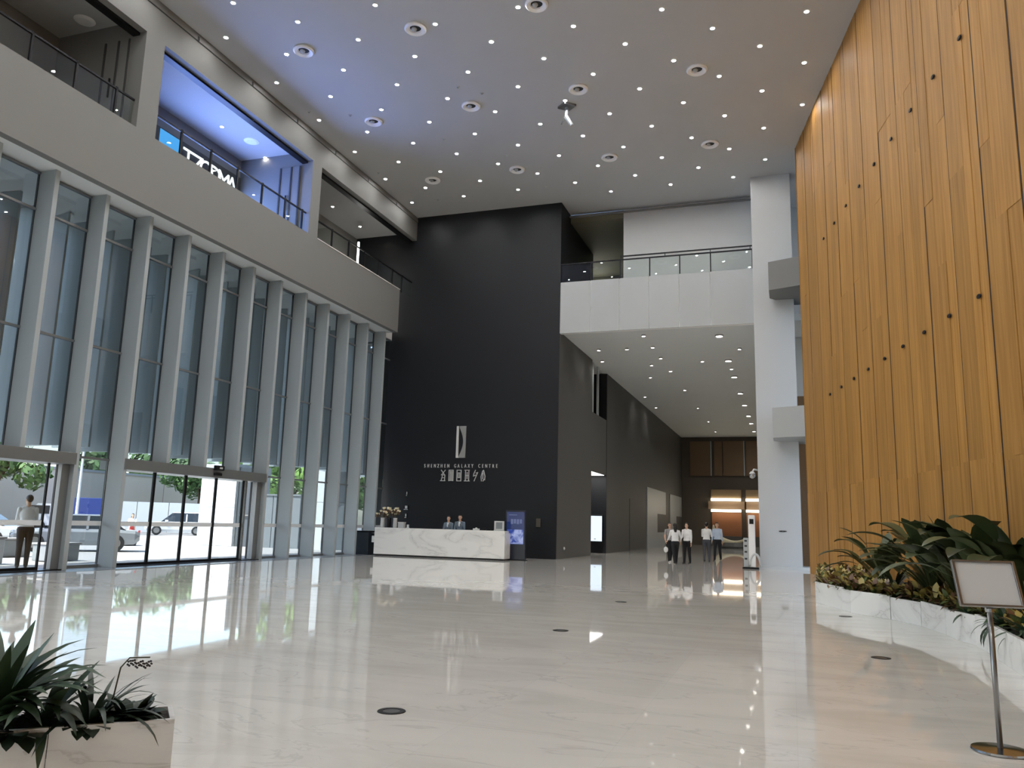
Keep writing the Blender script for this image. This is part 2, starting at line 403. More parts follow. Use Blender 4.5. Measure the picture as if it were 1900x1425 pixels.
# railings in the three openings
def railing(y0, y1, posts, label):
    t = thing('glass_railing', label, 'railing', (XF-.15, y0, 12.46))
    MB().box(XF-.19, XF-.13, y0+.02, y1-.02, 13.27, 13.33).build('handrail', M['dark'], t, bevel=.01)
    for p in posts: MB().box(XF-.19, XF-.13, p-.035, p+.035, 12.46, 13.36).build('post', M['dark'], t, bevel=.008)
    e = [y0+.02] + list(posts) + [y1-.02]
    for a, b in zip(e[:-1], e[1:]):
        if b-a > .15: MB().box(XF-.165, XF-.155, a+.04, b-.04, 12.5, 13.25).build('pane', M['cglass'], t)
railing(5.2, 16.72, [6.7,8.0,9.35,10.7,12.03,13.36,14.7,16.05], 'glass railing with dark posts in the dim leftmost gallery opening')
railing(17.46, 25.56, [18.66,20.03,21.39,22.77,24.17,25.3], 'glass railing with dark posts in the blue-lit gallery opening')
railing(26.2, 35.0, [27.5,28.85,30.2,31.55,32.9,33.9], 'glass railing in the gallery opening next to the black wall')
# gallery jamb details
for y0, lab in ((16.72, 'dim left'), (25.56, 'blue-lit')):
    d = thing('gallery_door', 'narrow framed door panel on the end jamb of the %s gallery opening' % lab, 'door', (XF-1.6, y0-.05, 10.75))
    MB().box(XF-1.45, XF-.55, y0-.05, y0, 10.75, 15.3).build('door_panel', M['fascia'], d)
    for x in (-1.45, -.95, -.55): MB().box(XF+x-.03, XF+x+.03, y0-.08, y0-.05, 10.75, 15.3).build('door_frame', M['joint'], d)
    MB().box(XF-1.13, XF-1.09, y0-.12, y0-.08, 13.5, 14.1).build('handle', M['dark'], d)
g3 = thing('gallery_cabinet', 'dark open niche with pale panels at the back of the end gallery', 'cabinet', (-20.9, 30.4, 10.75))
for k, (a, b) in enumerate(((28.6,29.6),(29.6,31.2),(31.2,33.0),(33.0,34.4))):
    MB().box(-20.89, -20.8, a, b-.06, 10.76, 14.4).build('panel', M['char'] if k % 2 else M['joint'], g3)
    MB().box(-20.8, -20.78, a+.3, b-.4, 11.5, 14.2).build('pale_inset', M['fascia'], g3)
t = thing('floor_lamp_tube', 'bright vertical light tube standing in the end gallery', 'light tube', (-19.6, 33.0, 10.75))
MB().tube([(-19.6,33.0,10.75),(-19.6,33.0,10.9)], .12, 12).build('base', M['dark'], t)
MB().tube([(-19.6,33.0,10.9),(-19.6,33.0,14.9)], .05, 10).build('tube', emitmat('lamp_tube', (1,.97,.92,1), 6), t)
for x, y in ((-18.6,34.4),(-18.25,34.6),(-18.0,34.75)):
    pass
# curved gallery LED wall screen in the middle opening
scr = thing('display_screen', 'glowing blue video screen with white lettering at the back of the middle gallery', 'screen', (-20.85, 23, 12.0))
MB().box(-20.9, -20.8, 20.7, 25.5, 10.9, 15.1).build('casing', M['dark'], scr)
def screen_material():
    mt, n, out = newmat('blue_screen_picture')
    tc = n.nodes.new('ShaderNodeTexCoord'); nz = n.nodes.new('ShaderNodeTexNoise'); nz.inputs['Scale'].default_value = 1.1; nz.inputs['Detail'].default_value = 1
    n.links.new(tc.outputs['Object'], nz.inputs[0])
    cr = n.nodes.new('ShaderNodeValToRGB'); e = cr.color_ramp.elements
    e[0].position = .42; e[0].color = (.16,.28,.9,1); e[1].position = .58; e[1].color = (.30,.46,1.0,1)
    em = n.nodes.new('ShaderNodeEmission'); em.inputs[1].default_value = 6.5
    n.links.new(nz.outputs[0], cr.inputs[0]); n.links.new(cr.outputs[0], em.inputs[0]); n.links.new(em.outputs[0], out.inputs[0]); return mt
MB().box(-20.8, -20.79, 20.8, 25.4, 11.0, 14.35).build('picture', screen_material(), scr)
MB().prism([(-20.8,21.0),(-20.78,21.0),(-20.78,22.0),(-20.8,22.0)], 14.35, 15.05).build('picture', emitmat('teal_picture', (.04,.22,.5,1), .9), scr)
lm = emitmat('white_screen_letter', (.9,.96,1,1), .8)
for k, ch in enumerate('TZODMA'):
    me = text_mesh(ch, 1.0, .01, lm)
    q = place('letter', me, scr); q.location = Vector((-20.77, 22.45 + k*.5, 14.22)) - ORG[scr]
    q.rotation_euler = (PI/2, 0, PI/2)

# --- curtain wall bays
PITCH = 1.665
B0 = 14.8 - PITCH*8
paneM = {}
def fin_bottom(y):
    if 19 < y < 24.6 or y < 16.2: return 3.05
    return 0.0
nbay = 0
for k in range(21):
    ya = B0 + k*PITCH; yb = min(ya + PITCH, 34.98)
    if ya > 34.6: break
    nbay += 1
    t = thing('window_%d' % nbay, 'tall glazed bay %s of the facade' % ('number %d from the far black wall' % (21-k)), 'window', (XG, ya, 0), kind='structure')
    portal = (yb > 18.3 and yb < 24.9) or ya < 15.0
    zs = [0.06, 3.0, 6.13, 9.3, ZS-.05]
    for j in range(4):
        if j == 0 and portal: continue
        MB().box(XG-.008, XG+.008, ya+.05, yb-.05, zs[j]+.03, zs[j+1]-.03).build('pane', M['glass'], t)
    for z in zs[1:]:
        MB().box(XG-.05, XG+.05, ya+.03, yb-.03, z-.03, z+.03).build('transom', M['frame'], t)
    if not portal:
        MB().box(XG-.05, XG+.05, ya+.03, yb-.03, 0, .08).build('sill_rail', M['frame'], t)
        MB().box(XG+.01, XG+.013, ya+.05, yb-.05, 1.14, 1.27).build('film_band', M['film'], t)
    zb = fin_bottom(ya)
    MB().box(XG-.06, XG+.0, ya-.035, ya+.02, zb, ZS).build('gasket', M['gasket'], t)
    MB().box(XG+.0, XG+.56, ya-.02, ya+.12, zb, ZS).build('fin', M['alu'], t, bevel=.008)

# --- door portals
def portal(name, ya, yb, posts, leafs, label):
    t = thing(name, label, 'door', (XG, ya, 0), kind='structure')
    MB().box(XG-.35, XG+.62, ya, yb, 2.74, 3.05).build('header', M['frame'], t, bevel=.01)
    MB().box(XG-.3, XG+.55, ya, yb, 0, .03).build('floor_track', M['dark'], t)
    for a, b in posts: MB().box(XG+.28, XG+.42, a, b, .03, 2.74).build('jamb', M['frame'], t, bevel=.008)
    for a, b in leafs:
        lf = thing('sliding_leaf', 'glass sliding door leaf', None, (XG+.3, a, .03)); del lf['label']; lf.parent = t; lf.location = Vector((XG+.3, a, .03)) - ORG[t]
        MB().box(XG+.30, XG+.35, a, a+.05, .03, 2.74).build('stile', M['dark'], lf)
        MB().box(XG+.30, XG+.35, b-.05, b, .03, 2.74).build('stile', M['dark'], lf)
        MB().box(XG+.30, XG+.35, a+.05, b-.05, .03, .1).build('bottom_rail', M['dark'], lf)
        MB().box(XG+.318, XG+.332, a+.05, b-.05, .1, 2.74).build('pane', M['cglass'], lf)
        MB().box(XG+.333, XG+.335, a+.05, b-.05, 1.14, 1.27).build('film_band', M['film'], lf)
    return t
portal('door_1', B0+PITCH, 16.45, [(16.2,16.45),(12.0,12.12),(9.0,9.15),(3.3,3.5)], [(9.2,10.6),(10.6,12.0),(12.15,14.05),(14.05,15.9)], 'automatic glass entrance door at the left edge with a grey header')
portal('door_2', 18.15, 24.75, [(18.15,18.3),(24.5,24.75),(23.85,23.95)], [(18.3,19.6),(19.6,20.95),(20.95,22.4),(22.4,23.85)], 'automatic glass entrance door with four leaves and a grey header')
t = thing('door_sensor', 'small black motion sensor on the entrance door header', 'sensor', (XG+.65, 22.05, 2.9))
MB().box(XG+.62, XG+.75, 21.85, 22.25, 2.98, 3.14).build('housing', M['dark'], t, bevel=.02)
MB().box(XG+.62, XG+.70, 21.87, 22.22, 2.80, 2.90).build('lower_housing', M['dark'], t, bevel=.02)
MB().box(XG+.75, XG+.76, 22.0, 22.14, 3.03, 3.09).build('lens', M['white'], t)

# --- outer sculpted fins beyond the glass
of = thing('wall_outer', 'screen of vertical curved metal blades hanging outside the glass facade', 'facade screen', (-21, 15, 3.4), kind='structure')
bl = []
for q in range(6):
    a = MB(); n = 7
    z0 = 0; 
    prof = []
    for i in range(n+1):
        s_ = i/n; bulge = .10*math.sin(PI*s_)*(1 if q % 2 else -.6) 
        prof.append((-1.6*s_, bulge))
    pts = [(x, y+.035) for x, y in prof] + [(x, y-.035) for x, y in prof[::-1]]
    a.prism(pts, 0, 1.0); bl.append(a.mesh('blade', M['fin_out'], smooth=False))
for k in range(52):
    y = -2.0 + k*.80
    zb = 3.3 + max(0, min(.5, (y-15)*.03)) + random.choice((0, 0, .04, -.05))
    q = bpy.data.objects.new('blade', bl[random.randrange(6)]); COL.objects.link(q); q.parent = of
    q.location = Vector((-20.0 - random.uniform(0,.15), y, zb)) - ORG[of]; q.scale = (1, 1, ZS - zb - .01)
    q.rotation_euler = (0, 0, random.uniform(-.10, .16))
MB().box(-21.6, -18.56, -9, 36, ZS, 10.75).build('canopy_slab', M['soffit'], of)

# --- bridge across the back
br = thing('bridge', 'white panelled bridge spanning from the black wall to the column', 'bridge', (-5.5, 35, ZS), kind='structure')
xs = [-9.87, -8.42, -7.07, -5.73, -4.39, -3.02, -1.2]
for a, b in zip(xs[:-1], xs[1:]):
    MB().box(a+.012, b-.012, 35.0, 35.04, 10.27, 12.72).build('panel', M['panel'], br, bevel=.004)
MB().box(-9.87, -1.2, 35.03, 35.3, 10.28, 12.70).build('core', M['ring'], br)
MB().box(-9.87, -1.2, 35.3, 36.6, 12.3, 12.4).build('deck', M['white'], br)
t = thing('glass_railing', 'glass railing with black double handrail along the white bridge', 'railing', (-5.5, 35.1, 12.72))
MB().box(-9.87, -1.2, 35.08, 35.13, 13.60, 13.66).build('handrail', M['dark'], t)
MB().box(-7.05, -1.2, 35.02, 35.06, 13.74, 13.80).build('handrail', M['dark'], t)
for x in (-5.0, -3.0, -1.3, -7.0): MB().box(x-.015, x+.015, 35.03, 35.09, 13.64, 13.76).build('bracket', M['dark'], t)
xx = [-9.85, -8.42, -7.05, -5.7, -4.35, -3.0, -1.22]
for a, b in zip(xx[:-1], xx[1:]):
    MB().box(b-.025, b+.025, 35.08, 35.13, 12.70, 13.60).build('post', M['dark'], t)
    MB().box(a+.03, b-.03, 35.10, 35.112, 12.72, 13.58).build('pane', M['cglass'], t)
# upper level behind bridge
M['olive'] = mat('olive_grey_wall', rgb(112,110,92), .7)
S('wall_passage', MB().box(-7.22, -7.0, 37.0, 46, 10.4, ZC), M['olive'], 'side wall of the upper passage behind the white panel', 'wall')
S('wall_side', MB().box(4.0, 4.3, 32.3, 38.8, 0, ZC), M['white'], 'white side wall behind the end of the oak wall', 'wall')
S('wall_upper', MB().box(-7.22, -1.15, 36.7, 37.0, 10.4, ZC+.3), M['white'], 'white wall panel above the bridge under the ceiling', 'wall')
S('trim_2', MB().box(-9.87, -1.2, 36.45, 36.6, 16.5, 16.56), M['fascia'], 'thin grey shadow trim along the ceiling above the bridge', 'trim')
S('ceiling', MB().box(-14, -7.22, 36.71, 46, 16.3, 16.7), M['olive'], 'lower ceiling strip over the dim passage beside the black wall', 'ceiling')
MBo = MB().box(-14, -7.0, 45.6, 46, 10.4, 16.5); S('wall_passage', MBo, M['olive'], 'olive grey end wall of the upper passage', 'wall')
wl = thing('window_30', 'small bright window at the end of the upper passage', 'window', (-10.6, 45.55, 14), kind='structure')
MB().box(-11.4, -9.9, 45.5, 45.6, 14.2, 16.0).build('pane', emitmat('bright_pane', (1,.95,.8,1), 1.6), wl)
for z in (14.2, 14.9, 16.0): MB().box(-11.45, -9.85, 45.46, 45.5, z-.04, z+.04).build('frame', M['dark'], wl)

# --- column and side balconies
co = thing('column', 'tall square white column between the bridge and the oak wall', 'column', (-.4, 34.9, 0), kind='structure')
MB().box(-1.2, .42, 34.5, 35.4, 0, ZC).build('shaft', M['white'], co, bevel=.015)
MB().box(-1.25, .75, 34.3, 35.45, 0, .12).build('plinth', M['white'], co)
for z0, z1, zz0, zz1, lab in ((11.1, 12.3, 12.75, 11.1, 'upper'), (5.1, 6.3, 6.4, 5.1, 'lower')):
    t = thing('balcony', '%s grey balcony end jutting out beside the white column' % lab, 'balcony', (.1, 33.3, z0), kind='structure')
    MB().prism([(-.54,33.0),(.75,32.5),(2.0,32.5),(2.0,35.5),(.42,35.5),(-.54,34.2)], z0, z1).build('parapet', M['fascia'] if lab == 'upper' else M['panel'], t, bevel=.01)
S('wall_upper', MB().box(-1.15, 9.5, 38.5, 38.8, 7.6, ZC+.3), M['white'], 'white wall far behind the top of the column', 'wall')
S('ceiling', MB().box(-1.2, 9.5, 36.7, 38.8, ZC, ZC+.4), M['ceil'], 'ceiling strip behind the column', 'ceiling')
S('wall_side', MB().box(.2, 3.5, 38.5, 38.8, 0, 7.6), mat('brown_wood_panel', rgb(120,94,66), .5, stretch=(8,8,.4), amt=.15), 'brown panelled wall behind the white column', 'wall')

# --- corridor under the bridge
S('ceiling', MB().box(-12, 4, 35.31, 84, ZS+.02, ZS+.3), M['soffit'], 'lower grey ceiling of the passage running back under the bridge', 'ceiling')
cw = thing('wall_corridor', 'long charcoal wall of the passage beyond the black block', 'wall', (-9.95, 60, 0), kind='structure')
MB().box(-12, -9.95, 45.8, 84, 0, ZS+.02).build('wall_face', M['char'], cw)
MB().box(-9.95, -9.93, 52.8, 52.86, 0, 3.35).build('door_joint', M['joint'], cw)
MB().box(-12.6, -12.0, 41.6, 45.8, 0, ZS).build('recess_back', M['black'], cw)
MB().box(-12.0, -9.96, 45.74, 45.8, 0, ZS).build('recess_end', M['black'], cw)
MB().box(-12.0, -9.97, 41.61, 45.73, 4.42, 7.6).build('recess_head', M['char'], cw)
for y in (42.3, 43.6): MB().box(-10.06, -9.97, y-.12, y+.12, 7.6, ZS).build('slit_fin', M['alu'], cw)
S('wall_core_side', MB().box(-9.89, -9.86, 35.05, 41.6, 0, ZS), M['char'], 'charcoal side face of the black reception block', 'wall')
t = thing('recess_light', 'slim lit ceiling panel over the dark recess beside the black block', 'light', (-10.8, 43.6, 4.38))
MB().box(-11.6, -10.02, 42.0, 45.4, 4.375, 4.39).build('diffuser', emitmat('recess_strip', (1,.98,.94,1), 2.5), t)
MB().box(-11.64, -10.0, 41.95, 45.45, 4.39, 4.415).build('casing', M['dark'], t)
t = thing('info_screen', 'tall white glowing information screen in the dark recess', 'screen', (-10.57, 45.6, 0))
MB().box(-11.02, -10.12, 45.62, 45.73, 0, 2.16).build('casing', M['dark'], t, bevel=.02)
MB().box(-10.97, -10.17, 45.612, 45.62, .66, 2.08).build('picture', emitmat('pale_blue_screen', (.72,.86,1,1), .55), t)
MB().box(-10.62, -10.52, 45.608, 45.612, .76, .80).build('menu_mark', M['grey_clad'], t)
for n_, (a, b, z) in enumerate(((59.5, 69.0, 4.45), (71.5, 79.5, 4.45))):
    t = thing('door_%d' % (n_+3), 'pale grey doorway panel in the charcoal wall, %s' % ('nearer one' if n_ == 0 else 'farther one'), 'door', (-9.95, a, 0), kind='structure')
    MB().box(-9.95, -9.88, a, a+(b-a)*.5, 0, z).build('panel', M['panel'], t)
    MB().box(-9.95, -9.90, a+(b-a)*.5, b, 2.6, z).build('side_panel', M['panel'], t)
    MB().box(-9.95, -9.91, a+(b-a)*.5, b, 1.15, 2.6).build('dark_inset', M['char'], t)
    MB().box(-9.95, -9.90, a+(b-a)*.5, b, 0, 1.15).build('side_panel', M['panel'], t)
we = thing('wall_end', 'far end wall of the passage with bronze panels above a dark band', 'wall', (-4, 80, 0), kind='structure')
MB().box(-10, 4, 80.2, 80.6, 0, ZS+.02).build('backing', mat('dark_taupe_wall', rgb(92,84,76), .6), we)
bz = mat('bronze_panel', rgb(122,98,74), .45, metal=.2, stretch=(3,3,.3), amt=.12)
for a, b in ((-9.1,-7.15),(-6.8,-6.05),(-5.95,-4.05),(-3.85,-2.2),(-2.1,0.2),(.3,3.9)):
    MB().box(a, b, 80.0, 80.2, 6.6, 9.95).build('panel', bz, we)
for x in (-7.1, -4.0): MB().box(x-.05, x+.05, 79.9, 80.2, 6.6, 9.95).build('batten', M['alu'], we)
S('wall_shop_side', MB().box(3.5, 3.9, 38.5, 84, 0, ZS), M['char'], 'dark right-hand wall of the passage', 'wall')
tan = mat('tan_shop_panel', rgb(150,128,98), .5); org = mat('terracotta_shop_wall', rgb(150,98,66), .6)
warm = emitmat('warm_strip', (1,.88,.66,1), 2.6)
for n_, (a, b) in enumerate(((-7.1,-4.35),(-3.9,-.6))):
    t = thing('shop_front', 'lit shop front with two warm light strips, %s' % ('left unit' if n_ == 0 else 'right unit partly behind the column'), 'shop front', ((a+b)/2, 79.8, 0))
    MB().box(a, b, 79.3, 80.2, 4.45, 5.25).build('sign_box', tan, t)
    MB().box(a, b, 79.15, 79.3, 4.18, 4.42).build('light_strip', warm, t)
    MB().box(a-.3*(n_==0), b+.3, 79.6, 80.2, 3.42, 4.15).build('mid_panel', mat('brown_mid_panel', rgb(124,104,86), .5), t)
    MB().box(a, b, 79.15, 79.3, 3.15, 3.38).build('light_strip', warm, t)
    MB().box(a, b, 79.9, 80.2, .9, 3.12).build('back_panel', org, t)
    MB().box(a, b, 79.4, 80.2, 0, .9).build('counter', M['char'], t)
t = thing('lounge_sculpture', 'pale crescent-shaped lounge seat at the far end of the passage', 'sculpture', (-4.6, 70, 0))
arc = [(-4.6+1.5*math.cos(a), 70, 1.75+1.35*math.sin(a)) for a in np.linspace(PI*.97, PI*1.75, 12)]
MB().tube(arc, [.06+.22*math.sin(PI*i/11) for i in range(12)], 10).build('crescent', M['cream'], t, smooth=True)
MB().lathe([(1.3,0),(1.35,.15),(1.0,.4),(.9,.45),(0,.45)], (-4.4,70.2,0), 24).build('base', M['char'], t, smooth=False)

# ================================================================== OUTSIDE
gr = S('ground', MB().box(-44, -18.9, -30, 70, -.35, -.02), M['pave'], 'pale sunlit paving outside the entrance', 'paving')
S('ground', MB().box(-95, -44, -60, 160, -.4, -.06), M['road'], 'grey road beyond the forecourt', 'road')

# ================================================================== OBJECTS
# --- downlights
trim = MB().lathe([(.06,0),(.085,0),(.09,-.012),(.065,-.02),(.06,-.02)], n=20, close=True)
trim_me = trim.mesh('downlight', M['ring'], smooth=False)
lens_me = MB().lathe([(1e-6,-.012),(.06,-.012),(.06,-.004),(1e-6,-.004)], n=20).mesh('lens', M['lens'])
clens_me = MB().lathe([(1e-6,-.012),(.06,-.012),(.06,-.004),(1e-6,-.004)], n=20).mesh('lens', M['clens'])
glens_me = MB().lathe([(1e-6,-.012),(.06,-.012),(.06,-.004),(1e-6,-.004)], n=20).mesh('lens', M['glens'])
baffle_me = MB().lathe([(.064,-.003),(.064,-.075),(.072,-.08),(.086,-.075),(.09,0),(.068,-.001)], n=20).mesh('downlight', mat('satin_baffle', rgb(150,150,148), .6))
def downlight(x, y, z, label, group, lens=lens_me, s=1.0, sx=1.0):
    o = bpy.data.objects.new('downlight', baffle_me if lens is clens_me else trim_me); COL.objects.link(o); o.location = (x, y, z); o.scale = (s*sx, s, 1)
    tag(o, label, 'downlight', group)
    l = bpy.data.objects.new('lens', lens); COL.objects.link(l); l.parent = o
for j in range(-21, 10):
    for i in range(-1, 8):
        off = 0 if j % 2 == 0 else 1.36
        x0 = -16.75 + 2.72*i + off; y = 21.96 + 1.39*j - .0155*(x0+16.75); x = x0 - .009*(y-22)
        if x < -17.2 or x > min(1.2, wx(y) - .35) or y < -7.5 or y > (34.6 if x > -8 else 33.6): continue
        downlight(x, y, ZC, 'small round white downlight in the high lobby ceiling grid', 'downlights of the lobby ceiling grid')
# larger round ceiling units
ORDW = ('first','second','third','fourth','fifth','sixth','seventh','eighth','ninth','tenth','eleventh','twelfth')
def ceiling_unit(x, y, tilt):
    rw_ = 'nearest' if y < 22 else ('middle' if y < 28 else 'farthest')
    t = thing('ceiling_nozzle', 'large round white air nozzle in the %s ceiling row, %s from the glass side' % (rw_, ORDW[round((x+14.7)/4.05)]), 'air nozzle', (x, y, ZC), 0, 'large round air nozzles of the lobby ceiling')
    MB().lathe([(.17,0),(.34,0),(.35,-.05),(.30,-.09),(.20,-.05)], n=24, close=True).build('ring', M['ring'], t, local=True, smooth=False)
    MB().lathe([(1e-6,-.006),(.18,-.006),(.18,-.001),(1e-6,-.001)], n=24).build('throat', M['gasket'], t, local=True)
    q = MB().lathe([(1e-6,.03),(.07,.03),(.09,0),(.06,-.05),(1e-6,-.05)], n=20).build('jet', M['panel'], t, local=True, smooth=True)
    q.location = (-.05, 0, -.03); q.rotation_euler = (tilt, tilt*.6, 0)
for x, y in ((-10.62,20.49),(-14.69,20.52),(-6.64,20.44),(-14.76,25.4),(-10.7,25.37),(-14.8,30.98),(-10.76,30.95),(-6.61,25.34),(-2.5,25.27),(-6.67,30.87),(-2.58,30.8)):
    ceiling_unit(x, y, random.uniform(-.3,.3))
for x, y in ((-16.83,29.65),(-15.42,24.75),(-16.81,24.09),(-12.74,27.51),(-10.74,29.58),(-15.5,33.1),(-10.68,24.05),(-10.01,24.68),(-10.11,33.06)):
    o = MB().lathe([(1e-6,-.06),(.03,-.06),(.03,-.02),(.07,-.012),(.075,0),(1e-6,0)], n=12).build('sprinkler_head', M['panel'], loc=(0,0,0)); o.location = (x, y, ZC)
    tag(o, 'tiny pale sprinkler head in the lobby ceiling', 'sprinkler', 'sprinkler heads of the lobby ceiling')
t = thing('ceiling_camera', 'grey ceiling bracket with a hanging camera arm among the downlights', 'camera', (-7.3, 26.35, ZC))
MB().prism([(-7.3-.35,26.35),(-7.3,26.05),(-7.3+.35,26.35),(-7.3,26.65)], ZC-.08, ZC).build('plate', M['steel'], t)
MB().tube([(-7.3,26.35,ZC-.08),(-7.32,26.35,ZC-.5)], .06, 10).build('stem', M['alu'], t)
MB().tube([(-7.32,26.35,ZC-.45),(-7.08,26.3,ZC-.85)], [.09,.06], 10).build('arm', M['panel'], t)
MB().tube([(-7.34,26.35,ZC-.45),(-7.48,26.3,ZC-.75)], [.04,.03], 8).build('arm', M['steel'], t)
for k,(x, y) in enumerate(((-19.69,17.52),(-19.73,22.87),(-19.73,25.53),(-19.8,30.8),(-19.83,33.42),(-19.7,14.8),(-19.7,12.1),(-19.75,28.1))):
    downlight(x, y, 15.9, 'small white downlight in the gallery ceiling behind the railings', 'downlights of the gallery ceiling', glens_me)
for x, y in ((-19.38,24.18),(-19.39,16.25)):
    o = MB().lathe([(1e-6,-.05),(.2,-.05),(.28,-.02),(.3,0),(1e-6,0)], n=20).build('ceiling_speaker', M['ring'], loc=(0,0,0)); o.location = (x, y, 15.9)
    tag(o, 'round flat grey speaker in the gallery ceiling of the %s opening' % ('blue-lit' if y > 20 else 'dim left'), 'speaker')
for k, y in enumerate((37.3,43.1,47.9,53.9,59.2,64.9,69.6,75.4)):
    downlight(-2.85, y, ZS+.02, 'larger round light in the right-hand row of the passage ceiling, %s from the bridge' % ORDW[k], 'row of larger lights in the passage ceiling', clens_me, 2.2)
for x, y in ((-9.4,41.94),(-7.53,39.18),(-6.97,43.48),(-6.22,36.5),(-6.21,39.08),(-6.21,41.73),(-4.19,43.0),(-6.2,45.4),(-7.63,47.15),(-9.15,54.25),(-9.2,59.33),(-8.95,39.13),(-2.12,40.3),(-2.84,45.4),(-6.2,52),(-6.2,60),(-6.2,68),(-6.2,75)):
    downlight(x, y, ZS+.02, 'small round light scattered in the passage ceiling under the bridge', 'small lights of the passage ceiling', clens_me, 1.1)

# --- reception desk
t = thing('reception_desk', 'long white marble reception desk in front of the black wall', 'reception desk', (-14.14, 31.7, 0))
MB().box(-17.15, -11.13, 31.7, 31.78, .07, 1.2).build('front_panel', M['desk'], t, bevel=.006)
MB().box(-17.15, -11.13, 31.785, 32.2, 1.12, 1.2).build('top', M['desk'], t, bevel=.006)
MB().box(-17.15, -17.07, 31.785, 32.6, .07, 1.115).build('end_panel', M['desk'], t)
MB().box(-11.21, -11.13, 31.785, 32.6, .07, 1.115).build('end_panel', M['desk'], t)
MB().box(-17.05, -11.23, 31.9, 32.7, .72, .76).build('work_surface', M['white'], t)
MB().box(-17.1, -11.18, 31.78, 32.5, 0, .07).build('plinth', M['joint'], t)
MB().box(-17.38, -17.16, 31.9, 32.5, .55, .83).build('side_shelf', M['desk'], t, bevel=.006)
DT = 1.202
def vase(x, m, lab):
    t = thing('vase', lab, 'vase', (x, 31.98, DT))
    MB().lathe([(1e-6,0),(.085,0),(.095,.06),(.085,.34),(.09,.42),(.075,.42),(.07,.36),(1e-6,.35)], (x,31.98,DT), 18).build('body', m, t, smooth=True)
    f = MB(); g = MB(); l = MB()
    for k in range(9):
        a = random.uniform(0, 2*PI); r = random.uniform(.08,.3); z = random.uniform(.55,.85)
        tip = Vector((x+r*math.cos(a), 31.98+r*math.sin(a)*.6, DT+z))
        g.tube([(x,31.98,DT+.35), (x+r*.3*math.cos(a),31.98+r*.2*math.sin(a),DT+.35+(z-.35)*.6), tip], .007, 5)
        f.ell(tip, (.05,.05,.045), 8, 6)
        for q in range(3):
            b = a + q*2.1; f.ell(tip+Vector((.04*math.cos(b),.04*math.sin(b),.015)), (.035,.035,.02), 6, 4)
        l.ell(tip-Vector((.02,0,.09)), (.05,.02,.07), 6, 4)
    g.build('stems', M['stem'], t); f.build('blossoms', M['cream'], t, smooth=True); l.build('leaves', M['brownlf'], t)
vase(-16.93, M['white'], 'white cylindrical vase of cream flowers at the left end of the reception desk')
vase(-16.62, M['dark'], 'black vase of cream flowers between the two white vases on the reception desk')
vase(-16.32, M['white'], 'white cylindrical vase of cream flowers beside the small white box on the desk')
t = thing('box', 'small off-white box standing on the desk beside the vases', 'box', (-15.98, 31.95, DT))
MB().box(-16.12, -15.84, 31.86, 32.06, DT, DT+.22).build('body', M['panel'], t, bevel=.01); MB().box(-16.13, -15.83, 31.85, 32.07, DT+.22, DT+.25).build('lid', M['white'], t)
t = thing('card_holder', 'tiny white card stand on the desk right of the box', 'card stand', (-15.68, 31.95, DT))
MB().box(-15.74, -15.62, 31.9, 32.0, DT, DT+.02).build('base', M['white'], t); MB().box(-15.73, -15.63, 31.94, 31.955, DT+.02, DT+.15).build('card', M['white'], t)
t = thing('notice_board', 'white framed notice stand at the right end of the reception desk', 'notice stand', (-11.48, 31.95, DT))
MB().box(-11.70, -11.26, 31.90, 32.02, DT, DT+.03).build('base', M['panel'], t)
MB().box(-11.70, -11.26, 31.94, 31.97, DT+.03, DT+.40).build('board', M['white'], t, bevel=.008)
MB().box(-11.62, -11.34, 31.934, 31.94, DT+.08, DT+.35).build('grey_print', M['grey_clad'], t)
t = thing('tissue_box', 'low white box lying on the desk right of the receptionists', 'box', (-12.5, 31.95, DT))
MB().box(-12.63, -12.37, 31.88, 32.02, DT, DT+.07).build('body', M['white'], t, bevel=.01); MB().ell((-12.5,31.95,DT+.08), (.05,.02,.03)).build('tissue', M['white'], t)
for k, x in enumerate((-12.15, -11.95)):
    t = thing('desk_phone', 'small dark device on the desk, %s of the pair' % ('left' if k == 0 else 'right'), 'phone', (x, 31.98, DT))
    MB().prism_y([(x-.08,DT),(x+.08,DT),(x+.08,DT+.06),(x-.08,DT+.03)], 31.9, 32.08).build('body', M['dark'], t)
    MB().tube([(x-.07,31.93,DT+.075),(x+.07,31.93,DT+.095)], .018, 8).build('handset', M['dark'], t)

# --- wall sign
t = thing('wall_sign', 'silver emblem and raised lettering on the black wall above the desk', 'sign', (-14.58, 34.98, 3.4))
silver = mat('silver_letter', rgb(215,215,213), 0.35, metal=.0)
silver2 = mat('grey_silver_emblem', rgb(168,168,166), 0.35, metal=.3)
ex0, ex1, ez0, ez1 = -14.83, -14.35, 4.50, 6.0
arcpts = [(ex0+.15+.20*math.sin(PI*i/14), ez0+.08+(ez1-ez0-.16)*i/14) for i in range(15)]
right = [(ex1, ez0), (ex1, ez1), (ex0+.15, ez1)] + arcpts[::-1] + [(ex0+.15, ez0)]
MB().prism_y(right, 34.93, 34.985).build('emblem_crescent_side', silver2, t)
MB().box(ex0, ex0+.11, 34.93, 34.985, ez0, ez1).build('emblem_bar', silver, t)
MB().box(ex0, ex1, 34.96, 34.99, ez0, ez0+.06).build('emblem_base', silver, t)
words = 'SHENZHEN GALAXY CENTRE'
x = -16.42
lmesh = {}
for ch in words:
    if ch != ' ':
        if ch not in lmesh: lmesh[ch] = text_mesh(ch, .24, .02, silver)
        q = place('letter', lmesh[ch], t); q.location = Vector((x, 34.97, 4.21 - (x+16.42)*.055*0 - .17)) - ORG[t]; q.rotation_euler = (PI/2, 0, 0); q.scale = (.62, 1, 1)
    x += 3.72/21.4
